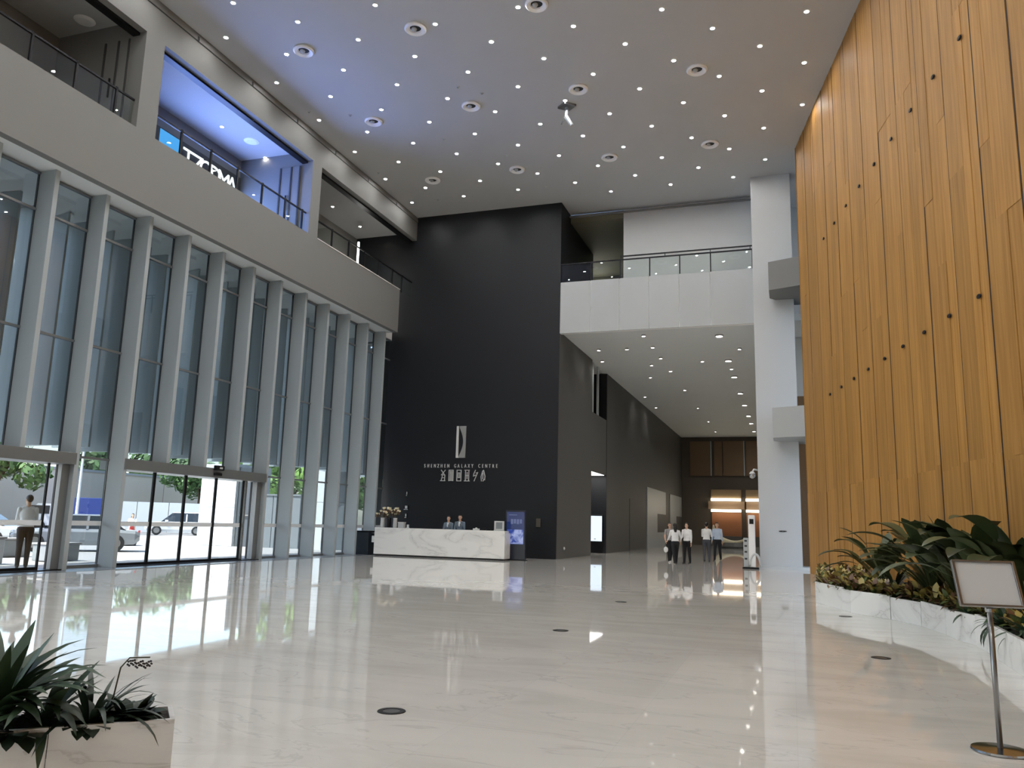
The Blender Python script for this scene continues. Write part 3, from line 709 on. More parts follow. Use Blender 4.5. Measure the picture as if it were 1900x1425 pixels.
def strokes(cx, segs):
    mb = MB()
    for x0, z0, x1, z1 in segs:
        a = Vector((cx + x0*.26, 34.965, 3.42 + z0*.5)); b = Vector((cx + x1*.26, 34.965, 3.42 + z1*.5))
        d = (b-a); L = d.length; an = math.atan2(d.z, d.x)
        mb.obox((a+b)/2, (L+.025, .035, .034), Matrix.Rotation(-an, 3, 'Y'))
    mb.build('character', silver, t)
G6 = [[(-.4,1,.3,.55),(.4,1,-.3,.55),(-.35,.55,.35,.55),(-.5,0,.4,0),(-.1,.55,-.35,0),(.35,.5,.3,0),(-.2,.28,.3,.28)],
      [(-.4,0,-.4,1),(.4,0,.4,1),(-.4,1,.4,1),(-.4,.03,.4,.03),(-.12,.1,-.12,.9),(.14,.1,.14,.9)],
      [(-.4,0,-.4,1),(.4,0,.4,1),(-.4,1,.4,1),(-.4,0,.4,0),(-.15,.3,-.15,.75),(.15,.3,.15,.75),(-.15,.75,.15,.75),(-.15,.3,.15,.3)],
      [(-.45,1,.45,1),(-.5,0,.5,0),(-.3,0,-.3,1),(.35,0,.35,1),(-.3,.5,.35,.5),(.02,.2,.02,.8)],
      [(.05,1,-.25,.65),(-.25,.65,-.3,.45),(-.3,.45,.1,.55),(.5,.8,.1,.3),(.1,.3,-.15,0),(.35,.75,.15,.75)],
      [(-.1,.95,-.4,.4),(-.4,.4,-.3,0),(.05,1,.35,.45),(.35,.45,.3,.1),(-.05,.75,-.05,.2),(.15,.15,.0,0)]]
for k, g in enumerate(G6): strokes(-15.45 + k*.405*1.0, g)
for z, wd, lab in ((2.79,.08,'upper'),(2.13,.24,'middle'),(1.75,.12,'lower')):
    t = thing('wall_plate', 'little white wall plate near the left end of the black wall, the %s one' % lab, 'wall plate', (-17.3, 34.98, z))
    MB().box(-17.3-wd/2, -17.3+wd/2, 34.97, 34.998, z-.11, z+.11).build('plate', M['dark'], t)
    MB().box(-17.3-wd/2, -17.3+wd/2-.03, 34.96, 34.97, z-.1, z-.07).build('mark', M['white'], t); MB().box(-17.3-wd/4, -17.3+wd/4, 34.96, 34.97, z-.04, z+.09).build('mark', M['white'], t)
o = MB().box(-10.81, -10.6, 34.96, 34.999, 1.39, 1.77).build('access_panel', mat('bronze_plate', rgb(96,90,82), .4, metal=.5), loc=(-10.7,34.98,1.4), bevel=.008); tag(o, 'small grey-brown plate on the black wall right of the display totem', 'wall plate')
o = MB().lathe([(1e-6,0),(.08,0),(.08,.02),(.04,.05),(1e-6,.05)], n=16).build('floor_outlet', M['white'], loc=(0,0,0)); o.location = (-9.86, 36.3, .45); o.rotation_euler = (0, PI/2, 0); tag(o, 'round white outlet low on the charcoal side of the black block', 'outlet')

# --- display totem beside the desk
t = thing('display_totem', 'dark blue freestanding display totem at the right end of the desk', 'display', (-10.92, 32.4, 0))
MB().box(-11.36, -10.47, 32.4, 32.52, .03, 2.07).build('body', mat('navy_totem', rgb(26,32,48), .3), t, bevel=.012)
MB().box(-11.40, -10.43, 32.3, 32.62, 0, .03).build('base', M['dark'], t)
MB().box(-11.30, -10.53, 32.392, 32.40, .66, 2.0).build('screen', mat('dark_blue_screen', rgb(20,28,60), .1, emit=(.03,.06,.22,1), estr=.18), t)
def photo_mat():
    mt, n, out = newmat('screen_photo')
    tc = n.nodes.new('ShaderNodeTexCoord'); nz = n.nodes.new('ShaderNodeTexNoise'); nz.inputs['Scale'].default_value = 3.2; nz.inputs['Distortion'].default_value = 1
    cr = n.nodes.new('ShaderNodeValToRGB'); e = cr.color_ramp.elements; e[0].position = .38; e[0].color = (.05,.09,.4,1); e[1].position = .62; e[1].color = (.5,.58,.95,1)
    em = n.nodes.new('ShaderNodeEmission'); em.inputs[1].default_value = .3
    n.links.new(tc.outputs['Object'], nz.inputs[0]); n.links.new(nz.outputs[0], cr.inputs[0]); n.links.new(cr.outputs[0], em.inputs[0]); n.links.new(em.outputs[0], out.inputs[0]); return mt
MB().box(-11.27, -10.56, 32.386, 32.392, .68, 1.27).build('picture', photo_mat(), t)
tm = emitmat('screen_text', (.35,.42,.75,1), .16)
for k in range(4): MB().box(-11.12+k*.13, -11.02+k*.13, 32.386, 32.392, 1.50+.02*(k%2), 1.70).build('headline_mark', tm, t)
MB().box(-11.2, -10.85, 32.386, 32.392, 1.86, 1.89).build('caption_line', tm, t)

# --- waste bin
t = thing('waste_bin', 'dark steel waste bin standing by the end of the glass facade', 'bin', (-17.9, 32.3, 0))
MB().box(-18.2, -17.6, 32.0, 32.6, 0, .98).build('body', mat('slate_bin', rgb(40,48,56), .4), t, bevel=.02)
MB().box(-18.23, -17.57, 31.97, 32.63, .98, 1.03).build('rim', M['dark'], t, bevel=.01)
MB().box(-17.57, -17.3, 32.2, 32.3, .93, .96).build('handle', M['steel'], t)

# --- floor boxes
fb = MB().lathe([(.07,0.0005),(.115,0.0005),(.112,.006),(.072,.006)], n=24, close=True)
fbm = fb.mesh('floor_box', M['dark']); fbl = MB().lathe([(1e-6,.0005),(.07,.0005),(.07,.004),(1e-6,.004)], n=20).mesh('lid', M['steel'])
for x, y, lab in ((-3.06,6.1,'nearest one'),(-3.19,11.63,'in the middle of the floor'),(-3.3,16.61,'farthest out in the middle of the floor'),(1.0,11.2,'near the curved planter front'),(.9,16.3,'close to the far planter corner')):
    o = bpy.data.objects.new('floor_box', fbm); COL.objects.link(o); o.location = (x, y, 0); tag(o, 'round dark floor outlet set in the marble, %s' % lab, 'floor outlet')
    l = bpy.data.objects.new('lid', fbl); COL.objects.link(l); l.parent = o

# --- sign stand
SX, SY = 1.36, 6.86
t = thing('sign_stand', 'chrome sign stand with a blank white board at the right', 'sign stand', (SX, SY, 0))
MB().lathe([(1e-6,0),(.185,0),(.19,.008),(.185,.02),(.03,.03),(1e-6,.03)], (SX,SY,0), 36).build('base', M['chrome'], t, smooth=False)
MB().tube([(SX,SY,.03),(SX-.005,SY,1.0)], .019, 14).build('pole', M['steel'], t, smooth=True)
Rm = Matrix.Rotation(.15, 3, 'Z') @ Matrix.Rotation(-.42, 3, 'X')
c = Vector((SX-.01, SY+.0, 1.16))
MB().obox(c, (.40,.012,.335), Rm).build('board', M['white'], t)
for a, sz in (((0,-.004,.168),(.43,.03,.016)), ((0,-.004,-.168),(.43,.03,.016)), ((-.206,-.004,0),(.022,.034,.345)), ((.206,-.004,0),(.022,.034,.345))):
    MB().obox(c + Rm @ Vector(a), sz, Rm).build('frame_rail', M['steel'], t, bevel=.004)
MB().obox(c + Rm @ Vector((0,.02,-.05)), (.06,.03,.25), Rm).build('bracket', M['dark'], t)
MB().tube([(SX-.005,SY,.96),(SX-.005,SY,1.02)], .03, 12).build('collar', M['chrome'], t)

# --- scanner gate and dome camera
t = thing('scanner_gate', 'white upright scanner column at the foot of the square column', 'scanner', (-1.5, 33.9, 0))
MB().box(-1.85, -1.22, 33.7, 34.1, 0, .06).build('base', M['dark'], t, bevel=.01)
MB().box(-1.60, -1.34, 33.8, 34.0, .06, 2.1).build('upright', M['ring'], t, bevel=.03)
MB().box(-1.55, -1.39, 33.79, 33.8, 1.75, 1.95).build('display', M['dark'], t)
arc = [(-1.36 - .20*math.cos(a), 33.82, .1+.48*math.sin(a)) for a in np.linspace(0, PI, 12)]
MB().tube(arc, .05, 8).build('arch', M['white'], t, smooth=True)
MB().box(-1.80, -1.61, 33.82, 33.98, .06, 1.2).build('side_cabinet', M['panel'], t, bevel=.02)
for z in (.35,.62,.85,1.05): MB().box(-1.76, -1.66, 33.81, 33.82, z, z+.07).build('button', M['joint'], t)
t = thing('dome_camera', 'round silver dome camera on an arm at the left side of the square column', 'camera', (-1.42, 34.4, 3.75))
MB().tube([(-1.2,34.7,3.95),(-1.35,34.5,3.97),(-1.42,34.4,3.85)], .035, 8).build('arm', M['white'], t, smooth=True)
MB().ell((-1.42,34.4,3.72), (.13,.13,.13), 16, 10).build('dome', M['chrome'], t, smooth=True)
MB().tube([(-1.42,34.4,3.78),(-1.42,34.4,3.88)], [.13,.06], 14).build('cap', M['white'], t)
o = MB().lathe([(.02,0),(.1,0),(.1,.02),(.02,.02)], n=16, close=True).build('column_slot', M['dark'], loc=(0,0,0)); o.location=(-.3,34.49,1.5); o.rotation_euler=(PI/2,0,0); o.scale=(1.6,.25,1)
tag(o, 'thin dark slot on the face of the square column', 'slot')

# ------------------------------------------------------------------ plants
def strap(L, W, bend, n=7, tip=.15, fold=.18, start=0.0):
    mb = MB(); x = z = 0; a = start; ds = L/n; rows = []
    for i in range(n+1):
        s_ = i/n; wdt = W*(.45+.55*min(1, s_*3))*(1 if s_ < .6 else max(tip*.2, 1-((s_-.6)/.4)**1.6))
        rows.append((x, z, wdt, a)); a += bend/n; x += math.sin(a)*ds; z += math.cos(a)*ds
    vs = []
    for x, z, wd, a in rows:
        up = fold*wd
        vs += [(x+up*math.cos(a)*-1*0, -wd/2, z+up*.3), (x, 0, z-up*.2), (x, wd/2, z+up*.3)]
    fs = []
    for i in range(n):
        for j in range(2): fs.append((i*3+j, i*3+j+1, (i+1)*3+j+1, (i+1)*3+j))
    return mb.add(vs, fs)
def paddle(Lp, L, W, bend):
    # petiole then a broad blade
    mb = strap(Lp, .03, bend*.35, 4, tip=5, fold=.6)
    n = 8; x = z = 0; a = 0
    for i in range(4): a += bend*.35/4; x += math.sin(a)*Lp/4; z += math.cos(a)*Lp/4
    vs = []; 
    for i in range(n+1):
        s_ = i/n; wd = W*(math.sin(PI*min(1, .06+.94*s_))**.75)
        vs += [(x - wd*.06*math.cos(a)*0, -wd/2, z+wd*.12), (x, 0, z), (x, wd/2, z+wd*.12)]
        a += bend*.65/n; x += math.sin(a)*L/n; z += math.cos(a)*L/n
    return mb.add(vs, [(i*3+j, i*3+j+1, (i+1)*3+j+1, (i+1)*3+j) for i in range(n) for j in range(2)])
LM = {}
def leafmesh(kind, k, m):
    key = (kind, k)
    if key not in LM:
        if kind == 'strap': mb = strap(.42+.05*k, .072, [.35,.8,1.3,1.9][k])
        elif kind == 'thin': mb = strap(.22+.02*k, .018, [.5,.9,1.4,1.8][k])
        elif kind == 'round': mb = strap(.12, .07, [.5,1.0,1.4,1.7][k], 5)
        elif kind == 'paddle': mb = paddle(.55+.12*k, .62+.05*k, .24, [.5,.9,1.3,1.7][k])
        elif kind == 'palm': mb = strap(.75+.1*k, .10, [.5,.9,1.4,1.9][k], 9)
        LM[key] = mb.mesh('leaf', m, smooth=True)
    return LM[key]
def clump(name, label, cat, loc, kind, m, n, s=1.0, spread=(0,.9), az=(0, 2*PI), group=None, ks=(0,1,2,3)):
    t = thing(name, label, cat, loc, 0, group)
    for i in range(n):
        q = bpy.data.objects.new('leaf', leafmesh(kind, random.choice(ks), m)); COL.objects.link(q); q.parent = t
        a = random.uniform(*az); r = .03*s
        q.location = (r*math.cos(a), r*math.sin(a), 0); tl = random.uniform(*spread)
        q.rotation_euler = (Matrix.Rotation(a, 3, 'Z') @ Matrix.Rotation(tl, 3, 'Y')).to_euler(); f_ = s*random.uniform(.75,1.15); q.scale = (f_, f_, f_)
    return t
# left planter
e_ = Vector((-.72,-.69,0)).normalized(); n_ = Vector((-.69,.72,0)); pf = Vector((-3.07,3.63,0))
PH = .45; PW = .34; PL = 2.3
t = thing('planter', 'white marble trough planter in the lower left corner', 'planter', (pf.x, pf.y, 0))
def quadbox(a, d1, l1, d2, l2, z0, z1):
    p = [a, a+d1*l1, a+d1*l1+d2*l2, a+d2*l2]; return MB().prism([(v.x, v.y) for v in p], z0, z1)
for i in range(4):
    quadbox(pf + e_*(i*PL/4+.002), e_, PL/4-.004, n_, .025, 0, PH).build('front_slab', M['pmarble'], t)
    quadbox(pf + n_*(PW-.025) + e_*(i*PL/4+.002), e_, PL/4-.004, n_, .025, 0, PH).build('back_slab', M['pmarble'], t)
quadbox(pf + n_*.026, e_, .025, n_, PW-.052, 0, PH).build('end_slab', M['pmarble'], t)
quadbox(pf + n_*.026 + e_*(PL-.025), e_, .025, n_, PW-.052, 0, PH).build('end_slab', M['pmarble'], t)
quadbox(pf + n_*.026 + e_*.026, e_, PL-.052, n_, PW-.052, .3, PH-.02).build('soil', M['soil'], t)
def pl(tt, d=.17, z=PH-.025): v = pf + e_*tt + n_*d; return (v.x, v.y, z)
clump('strap_leaf_plant', 'large dark green strap-leaved plant at the left end of the lower left planter', 'plant', pl(.86), 'strap', M['leaf'], 52, 1.15, (0,.6))
clump('strap_leaf_plant', 'strap-leaved plant with arching leaves in the left planter next to the big clump', 'plant', pl(.62,.2), 'strap', M['leaf'], 22, .78, (.2,.95))
clump('spiky_plant', 'small spiky plant with thin leaves in the middle of the left planter', 'plant', pl(.40), 'thin', M['leafd'], 30, 1.45, (0,1.0))
clump('leafy_plant', 'low dark leafy plant at the right end of the left planter', 'plant', pl(.22), 'round', M['leafd'], 70, 1.25, (.1,1.2))
clump('leafy_plant', 'low dark leafy plant under the spiky plant in the left planter', 'plant', pl(.42,.12), 'round', M['leafd'], 60, 1.2, (.1,1.2))
clump('leafy_plant', 'leafy plant hanging over the front slab of the left planter', 'plant', pl(.74,.07), 'round', M['leaf'], 55, 1.2, (.7,1.6))
t = thing('orchid', 'slender orchid spike with dark blossoms in the left planter', 'plant', pl(.33))
b = Vector(pl(.33)); sp = [b, b+Vector((.03,.01,.14)), b+Vector((.045,.02,.27)), b+Vector((.08,.04,.32)), b+Vector((.16,.10,.32))]
MB().tube(sp, .004, 6).build('stem', M['stem'], t)
for k in range(6):
    p = sp[3].lerp(sp[4], k/5) + Vector((0,0,random.uniform(-.03,.008))); mb = MB()
    for q in range(5): mb.ell(p+Vector((.012*math.cos(q*1.26), .004*math.sin(q), .012*math.sin(q*1.26)-.012)), (.009,.004,.006), 6, 4)
    mb.build('blossom', M['flower_dk'], t)

# right planter
poly = [(.62,25.1),(.37,19.1),(.82,17.6),(1.0,17.05),(1.6,16.2),(1.97,15.34),(2.16,14.25),(2.2,13.7),(2.38,13.0),(2.4,12.4),(2.36,10.35),(2.2,8.0),(1.9,6.2)]
t = thing('planter', 'long low pale stone planter running along the foot of the oak wall', 'planter', (2.0, 15, 0))
H2 = .42
for (x0,y0),(x1,y1) in zip(poly[:-1], poly[1:]):
    d = Vector((x1-x0, y1-y0, 0)); L = d.length; d.normalize(); nn = Vector((-d.y, d.x, 0))
    if nn.x < 0: nn = -nn
    jit = random.choice((0, .05, .10))
    cnt = max(1, round(L/1.6))
    for i in range(cnt):
        a = Vector((x0,y0,0)) + d*(i*L/cnt+.003) + nn*jit
        p = [a, a+d*(L/cnt-.006), a+d*(L/cnt-.006)+nn*.05, a+nn*.05]
        MB().prism([(v.x,v.y) for v in p], 0, H2+random.choice((-.03,-.01,.0,.02))).build('stone_panel', M['pmarble'], t, bevel=.004)
soilp = [(x+.2, y) for x, y in poly] + [(wx(6.2)-.05, 6.2), (wx(25.1)-.05, 25.05)]
soilp[0] = (soilp[0][0], 25.05)
MB().prism(soilp, .0, H2-.04).build('soil', M['soil'], t)
MB().prism([(.66,25.05),(.66,25.1),(wx(25.1)-.05,25.1),(wx(25.1)-.05,25.05)], 0, H2).build('end_panel', M['pmarble'], t)
MB().prism([(1.96,6.13),(1.96,6.19),(wx(6.2)-.05,6.19),(wx(6.2)-.05,6.13)], 0, H2).build('end_panel', M['pmarble'], t)
def inside_x(y):
    for (x0,y0),(x1,y1) in zip(poly[:-1], poly[1:]):
        if y1 <= y <= y0: return x0+(x1-x0)*(y0-y)/(y0-y1)
    return .5
crm = []
for v in range(4):
    mb = MB()
    for i in range(46):
        a = random.uniform(0, 2*PI); tl = random.uniform(.05,1.2); s_ = random.uniform(.8,1.3)
        lf = strap(.2*s_, .085*s_, random.uniform(.3,1.2), 4)
        R3 = Matrix.Rotation(a, 3, 'Z') @ Matrix.Rotation(tl, 3, 'Y'); off = Vector((random.uniform(-.09,.09), random.uniform(-.09,.09), random.uniform(0,.12)))
        mi = 1 if (tl < .7 and random.random() < .55) else (2 if random.random() < .4 else 0)
        mb.add([R3 @ Vector(p) + off for p in lf.v], lf.f, mi)
    crm.append(mb.mesh('foliage', [M['croton'], M['crotony'], M['crotonr']], smooth=True))
stem_me = MB().tube([(0,0,0),(0,.01,.14)], .012, 6).mesh('stem', M['stem'])
places = []
y = 24.8
while y > 6.6:
    x = inside_x(y); places.append((x+.28, y, 1.0)); 
    if y > 14: places.append((x+.72+random.uniform(-.05,.1), y-.2, 1.05))
    if 18.5 < y < 24: places.append((x+1.1+random.uniform(-.05,.1), y-.1, 1.1))
    y -= .42 if y > 13 else .55
for k, (x, y, s_) in enumerate(places):
    zone = 'far end' if y > 19 else ('curved middle' if y > 14 else 'near end')
    o = thing('croton_shrub', 'low green and yellow leafy shrub at the %s of the long planter' % zone, 'shrub', (x, y, H2-.05), random.uniform(0,6.28), 'low leafy shrubs at the %s of the long planter' % zone)
    o.scale = (s_, s_, s_*random.uniform(.8,1.15))
    q = bpy.data.objects.new('foliage', crm[k % 4]); COL.objects.link(q); q.parent = o; q['kind'] = 'stuff'
    q = bpy.data.objects.new('stem', stem_me); COL.objects.link(q); q.parent = o
for x, y, s_, n, lab in ((1.85,19.2,.95,16,'leftmost tall broad-leaved plant in front of the oak wall'),
                         (2.4,16.4,1.2,22,'tall broad-leaved plant behind the sign board, second from the left'),
                         (2.65,15.4,1.2,22,'bushy broad-leaved plant in the middle of the tall row by the oak wall'),
                         (2.9,14.3,1.15,22,'tall broad-leaved plant just left of the picture edge plant'),
                         (3.15,13.5,1.2,20,'dark broad-leaved plant at the right picture edge')):
    clump('broad_leaf_plant', lab, 'plant', (x, y, H2-.05), 'paddle', M['palm'], n+8, s_, (0,.6), az=(1.15, 5.13))
clump('arching_palm', 'arching narrow-leaved palm between the tall broad-leaved plants', 'plant', (2.45,16.9,H2-.05), 'palm', M['palm'], 26, 1.25, (0,.8))
clump('arching_palm', 'arching narrow-leaved palm at the left of the tall plant row', 'plant', (2.0,18.7,H2-.05), 'palm', M['palm'], 18, .9, (0,.8))
clump('dark_bromeliad', 'dark leaved plant spilling over the planter edge left of the sign pole', 'plant', (2.55,12.2,H2-.05), 'strap', M['leafd'], 30, .8, (.3,1.3))
clump('dark_bromeliad', 'dark leaved plant spilling over the planter edge right of the sign pole', 'plant', (2.6,11.3,H2-.05), 'strap', M['leafd'], 34, .8, (.3,1.3))
clump('dark_bromeliad', 'small dark leaved plant at the bend of the planter front', 'plant', (2.42,13.6,H2-.05), 'strap', M['leafd'], 26, .6, (.3,1.3))

# ------------------------------------------------------------------ people
def person(label, loc, rot, H, top, bottom, shoes, legs=((.0,0),(0,0)), arms=((.1,.2,.12),(.1,.2,.12)), hair='short', skirt=False, sleeve='long', torso_lean=0.0, head_turn=0.0, leg_mat=None, vox=.0105, scarf=False):
    mats = [M['skin'], top, bottom, shoes, M['hair'], M['lip']]; lm_ = 2 if not skirt else 0
    P = []   # ('c', p0, r0, p1, r1, mat) / ('e', c, r, mat)
    def cap(a, ra, b, rb, mi): P.append(('c', Vector(a), ra, Vector(b), rb, mi))
    def el(c, r, mi): P.append(('e', Vector(c), Vector(r), mi))
    low = 1e9; ank = []
    for sgn, (a, b) in zip((-1, 1), legs):
        hip = Vector((sgn*.092, 0, .90)); kn = hip + .43*Vector((0,-math.sin(a),-math.cos(a))); an = kn + .41*Vector((0,-math.sin(a-b),-math.cos(a-b)))
        ank.append((hip, kn, an, a-b)); low = min(low, an.z)
    dz = .075 - low
    for hip, kn, an, aa in ank:
        hip, kn, an = (v + Vector((0,0,dz)) for v in (hip, kn, an))
        k = 1.15 if not skirt else 1.0
        cap(hip, .088*k, kn, .058*k, lm_); cap(kn, .058*k, kn.lerp(an,.35), .056*k, lm_); cap(kn.lerp(an,.35), .056*k, an, .044*k, lm_)
        cap(an, .043, an+Vector((0,.02,-.035)), .038, 3); cap(an+Vector((0,.03,-.04)), .036, an+Vector((0,-.15,-.048)), .03, 3)
    D = Vector((0,0,dz)); ln = torso_lean
    def T(x, y, z): return Vector((x, y - ln*(z-.95), z)) + D
    el(T(0,.01,.94), (.165,.118,.125), 2); el(T(0,.008,1.12), (.158,.110,.22), 1); el(T(0,.005,1.27), (.172,.115,.19), 1)
    if skirt: cap(T(0,0,.98), .13, T(0,0,.62), .20, 2)
    cap(T(-.09,0,1.41), .065, T(.09,0,1.41), .065, 1); el(T(0,.005,1.0), (.168,.119,.10), 1)
    cap(T(0,0,1.44), .053, T(0,-.012,1.55), .05, 0)
    ct, st = math.cos(head_turn), math.sin(head_turn)
    def Hd(x, y, z): v = T(0,-.012,1.6); return v + Vector((x*ct - y*st, x*st + y*ct, z))
    el(Hd(0,.008,.045), (.072,.088,.098), 0); el(Hd(0,-.028,-.015), (.055,.06,.075), 0)
    cap(Hd(0,-.082,.028), .010, Hd(0,-.098,-.002), .013, 0)
    for sg in (-1, 1):
        el(Hd(sg*.074,.005,.02), (.012,.022,.032), 0); el(Hd(sg*.029,-.077,.035), (.010,.009,.005), 4)
    el(Hd(0,-.083,-.038), (.018,.008,.005), 5)
    for sg, (sw, eb, ab) in zip((-1, 1), arms):
        sh = T(sg*.175,0,1.40)
        d1 = Vector((sg*math.sin(ab), -math.sin(sw)*math.cos(ab), -math.cos(sw)*math.cos(ab)))
        e = sh + d1*.29; inn = .35 if eb > 1.0 else 0.05
        d2 = Vector((sg*math.sin(ab*.5) - sg*inn*math.sin(eb), -math.sin(sw+eb), -math.cos(sw+eb))).normalized(); wr = e + d2*.245
        ms = 1 if sleeve == 'long' else 0
        cap(sh, .056, sh.lerp(e,.6), .05, 1); cap(sh.lerp(e,.6), .05 if ms else .042, e, .042, ms); cap(e, .042, e.lerp(wr,.85), .032, ms); cap(e.lerp(wr,.85), .03, wr, .026, 0)
        sd_ = Vector((0,1,0)) if abs(d2.y) < .7 else Vector((0,0,1)); pn = d2.cross(sd_).normalized(); sd_ = pn.cross(d2).normalized()
        pc = wr + d2*.05
        for q in (-1,0,1): cap(wr+sd_*q*.012, .017, wr+d2*.085+sd_*q*.024, .014, 0)
        for q, L in zip((-1.5,-.5,.5,1.5), (.068,.08,.076,.058)):
            b0 = wr+d2*.088+sd_*q*.02; k1 = b0+d2*L*.55 - pn*sg*.006; k2 = k1 + (d2*.8 - pn*sg*.5).normalized()*L*.5
            cap(b0, .0095, k1, .0088, 0); cap(k1, .0088, k2, .0075, 0)
        th = wr+d2*.025+sd_*-.026; t1 = th + (d2*.6 - sd_*.75).normalized()*.045; t2 = t1 + d2*.035
        cap(th, .013, t1, .011, 0); cap(t1, .011, t2, .009, 0)
    mb = MB()
    for p in P:
        if p[0] == 'c':
            mb.tube([p[1], p[3] if (p[3]-p[1]).length > 1e-4 else p[1]+Vector((0,0,1e-3))], [p[2], p[4]], 12)
            mb.ell(p[1], (p[2],)*3, 12, 8); mb.ell(p[3], (p[4],)*3, 12, 8)
        else: mb.ell(p[1], p[2], 16, 10)
    raw = mb.mesh('raw', M['skin']); tmp = bpy.data.objects.new('tmp', raw); COL.objects.link(tmp)
    rm = tmp.modifiers.new('r', 'REMESH'); rm.mode = 'VOXEL'; rm.voxel_size = vox; rm.use_smooth_shade = True
    sm = tmp.modifiers.new('s', 'SMOOTH'); sm.iterations = 5; sm.factor = .5
    dg = bpy.context.evaluated_depsgraph_get(); me = bpy.data.meshes.new_from_object(tmp.evaluated_get(dg)); bpy.data.objects.remove(tmp)
    n = len(me.polygons); cc = np.empty(n*3); me.polygons.foreach_get('center', cc); cc = cc.reshape(-1,3)
    best = np.full(n, 1e9); idx = np.zeros(n, int)
    for p in P:
        if p[0] == 'c':
            a = np.array(p[1]); b_ = np.array(p[3]); ab_ = b_-a; h = np.clip(((cc-a)@ab_)/max(1e-9, ab_@ab_), 0, 1)
            d = np.linalg.norm(cc-a-h[:,None]*ab_, axis=1) - (p[2]+(p[4]-p[2])*h); mi = p[5]
        else:
            q = (cc-np.array(p[1]))/np.array(p[2]); d = (np.linalg.norm(q, axis=1)-1)*min(p[2]); mi = p[3]
            if mi in (4, 5): d = d - .0025
        w_ = d < best; best[w_] = d[w_]; idx[w_] = mi
    me.materials.clear()
    for m_ in mats: me.materials.append(m_)
    me.polygons.foreach_set('material_index', idx.tolist()); me.polygons.foreach_set('use_smooth', [True]*n); me.name = 'body'
    t = thing('person', label, 'person', loc, rot); s_ = H/1.72; t.scale = (s_, s_, s_)
    o = bpy.data.objects.new('body', me); COL.objects.link(o); o.parent = t
    hb = MB(); hc = Hd(0,.014,.055); a = MB().ell((0,0,0), (.080,.097,.100), 20, 14)
    keep = []
    for f in a.f:
        c_ = sum((Vector(a.v[i]) for i in f), Vector())/len(f)
        if not (c_.y < -.02 and c_.z < .035) and not (c_.z < -.04 and c_.y < .03): keep.append(f)
    hb.add([hc + Vector((v[0]*ct-v[1]*st, v[0]*st+v[1]*ct, v[2])) for v in a.v], keep)
    if hair == 'long':
        hb.tube([Hd(0,.075,.03), Hd(0,.085,-.08), T(0,.10,1.36)], [.075,.08,.045], 12)
    if hair == 'bun': hb.ell(Hd(0,.11,.06), (.04,.04,.04), 10, 8)
    hb.build('hair', M['hair'], t, smooth=True, local=True)
    if scarf:
        sb = MB().ell(T(0,-.085,1.40), (.05,.035,.05), 12, 8); sb.ell(T(0,-.118,1.32), (.035,.02,.07), 12, 8); sb.build('scarf', M['shirtw'], t, smooth=True, local=True)
    return t
person('receptionist on the left behind the desk in a grey-blue jacket and white collar', (-14.22,33.0,0), 0, 1.74, M['vest'], M['blk'], M['shoe'], arms=((.35,1.2,.1),(.3,1.3,.1)), hair='bun', scarf=True)
person('receptionist on the right behind the desk in a grey-blue jacket', (-13.70,33.05,0), .1, 1.80, M['vest'], M['blk'], M['shoe'], arms=((.2,1.0,.15),(.2,.9,.15)), hair='bun', scarf=True)
person('person in a patterned grey blouse and dark trousers, leftmost of the group', (-5.15,37.0,0), .5, 1.72, M['pattern'], M['blk'], M['wshoe'], legs=((.25,.1),(-.15,.1)), arms=((.2,.5,.25),(-.1,.2,.2)), hair='long', sleeve='short')
person('person in white blouse and black trousers seen from behind, middle of the left group', (-4.72,35.6,0), PI+.35, 1.70, M['shirtw'], M['blk'], M['shoe'], legs=((.28,.05),(-.28,.1)), arms=((.1,.6,.3),(.2,.9,.25)), hair='long', torso_lean=.06)
person('person in a white shirt carrying a bag, right side of the left group', (-4.28,36.1,0), -.3, 1.72, M['shirtw'], M['blk'], M['shoe'], legs=((.1,0),(-.1,.05)), arms=((.2,.8,.1),(.05,.15,.12)), hair='short', head_turn=-.5)
person('person in a white top with folded arms and grey trousers, seen from behind', (-3.76,39.4,0), PI-.1, 1.77, M['shirtw'], M['gry'], M['shoe'], legs=((.12,.05),(-.12,.08)), arms=((.35,1.75,.12),(.3,1.7,.12)), hair='short')
person('person in a pale blue shirt and black trousers walking at the right', (-3.42,41.2,0), -.15, 1.82, M['shirtb'], M['blk'], M['shoe'], legs=((.24,.03),(-.22,.15)), arms=((.15,.25,.1),(-.15,.1,.12)), hair='short', head_turn=.4)
person('person in a white shirt and dark trousers standing outside the left entrance', (-19.25,16.35,0), -2.2, 1.88, M['shirtw'], M['blk'], M['shoe'], legs=((.05,0),(-.05,0)), arms=((.3,1.2,.1),(.25,1.2,.1)), hair='short', head_turn=.4)
person('person in a white top and red skirt standing outside by the dark planter', (-32.1,33.4,-.02), .9, 1.5, M['shirtw'], M['red'], M['wshoe'], legs=((.1,0),(-.1,0)), arms=((.5,1.5,.1),(.4,1.4,.1)), hair='long', skirt=True)
t = thing('shoulder_bag', 'white bag hanging from the hand of the leftmost person', 'bag', (-5.26,36.58,.45))
MB().ell((-5.26,36.58,.56), (.10,.06,.13), 14, 10).build('body', M['shirtw'], t, smooth=True)
MB().tube([(-5.32,36.58,.64),(-5.26,36.58,.85),(-5.20,36.58,.64)], .01, 6).build('strap', M['dark'], t)

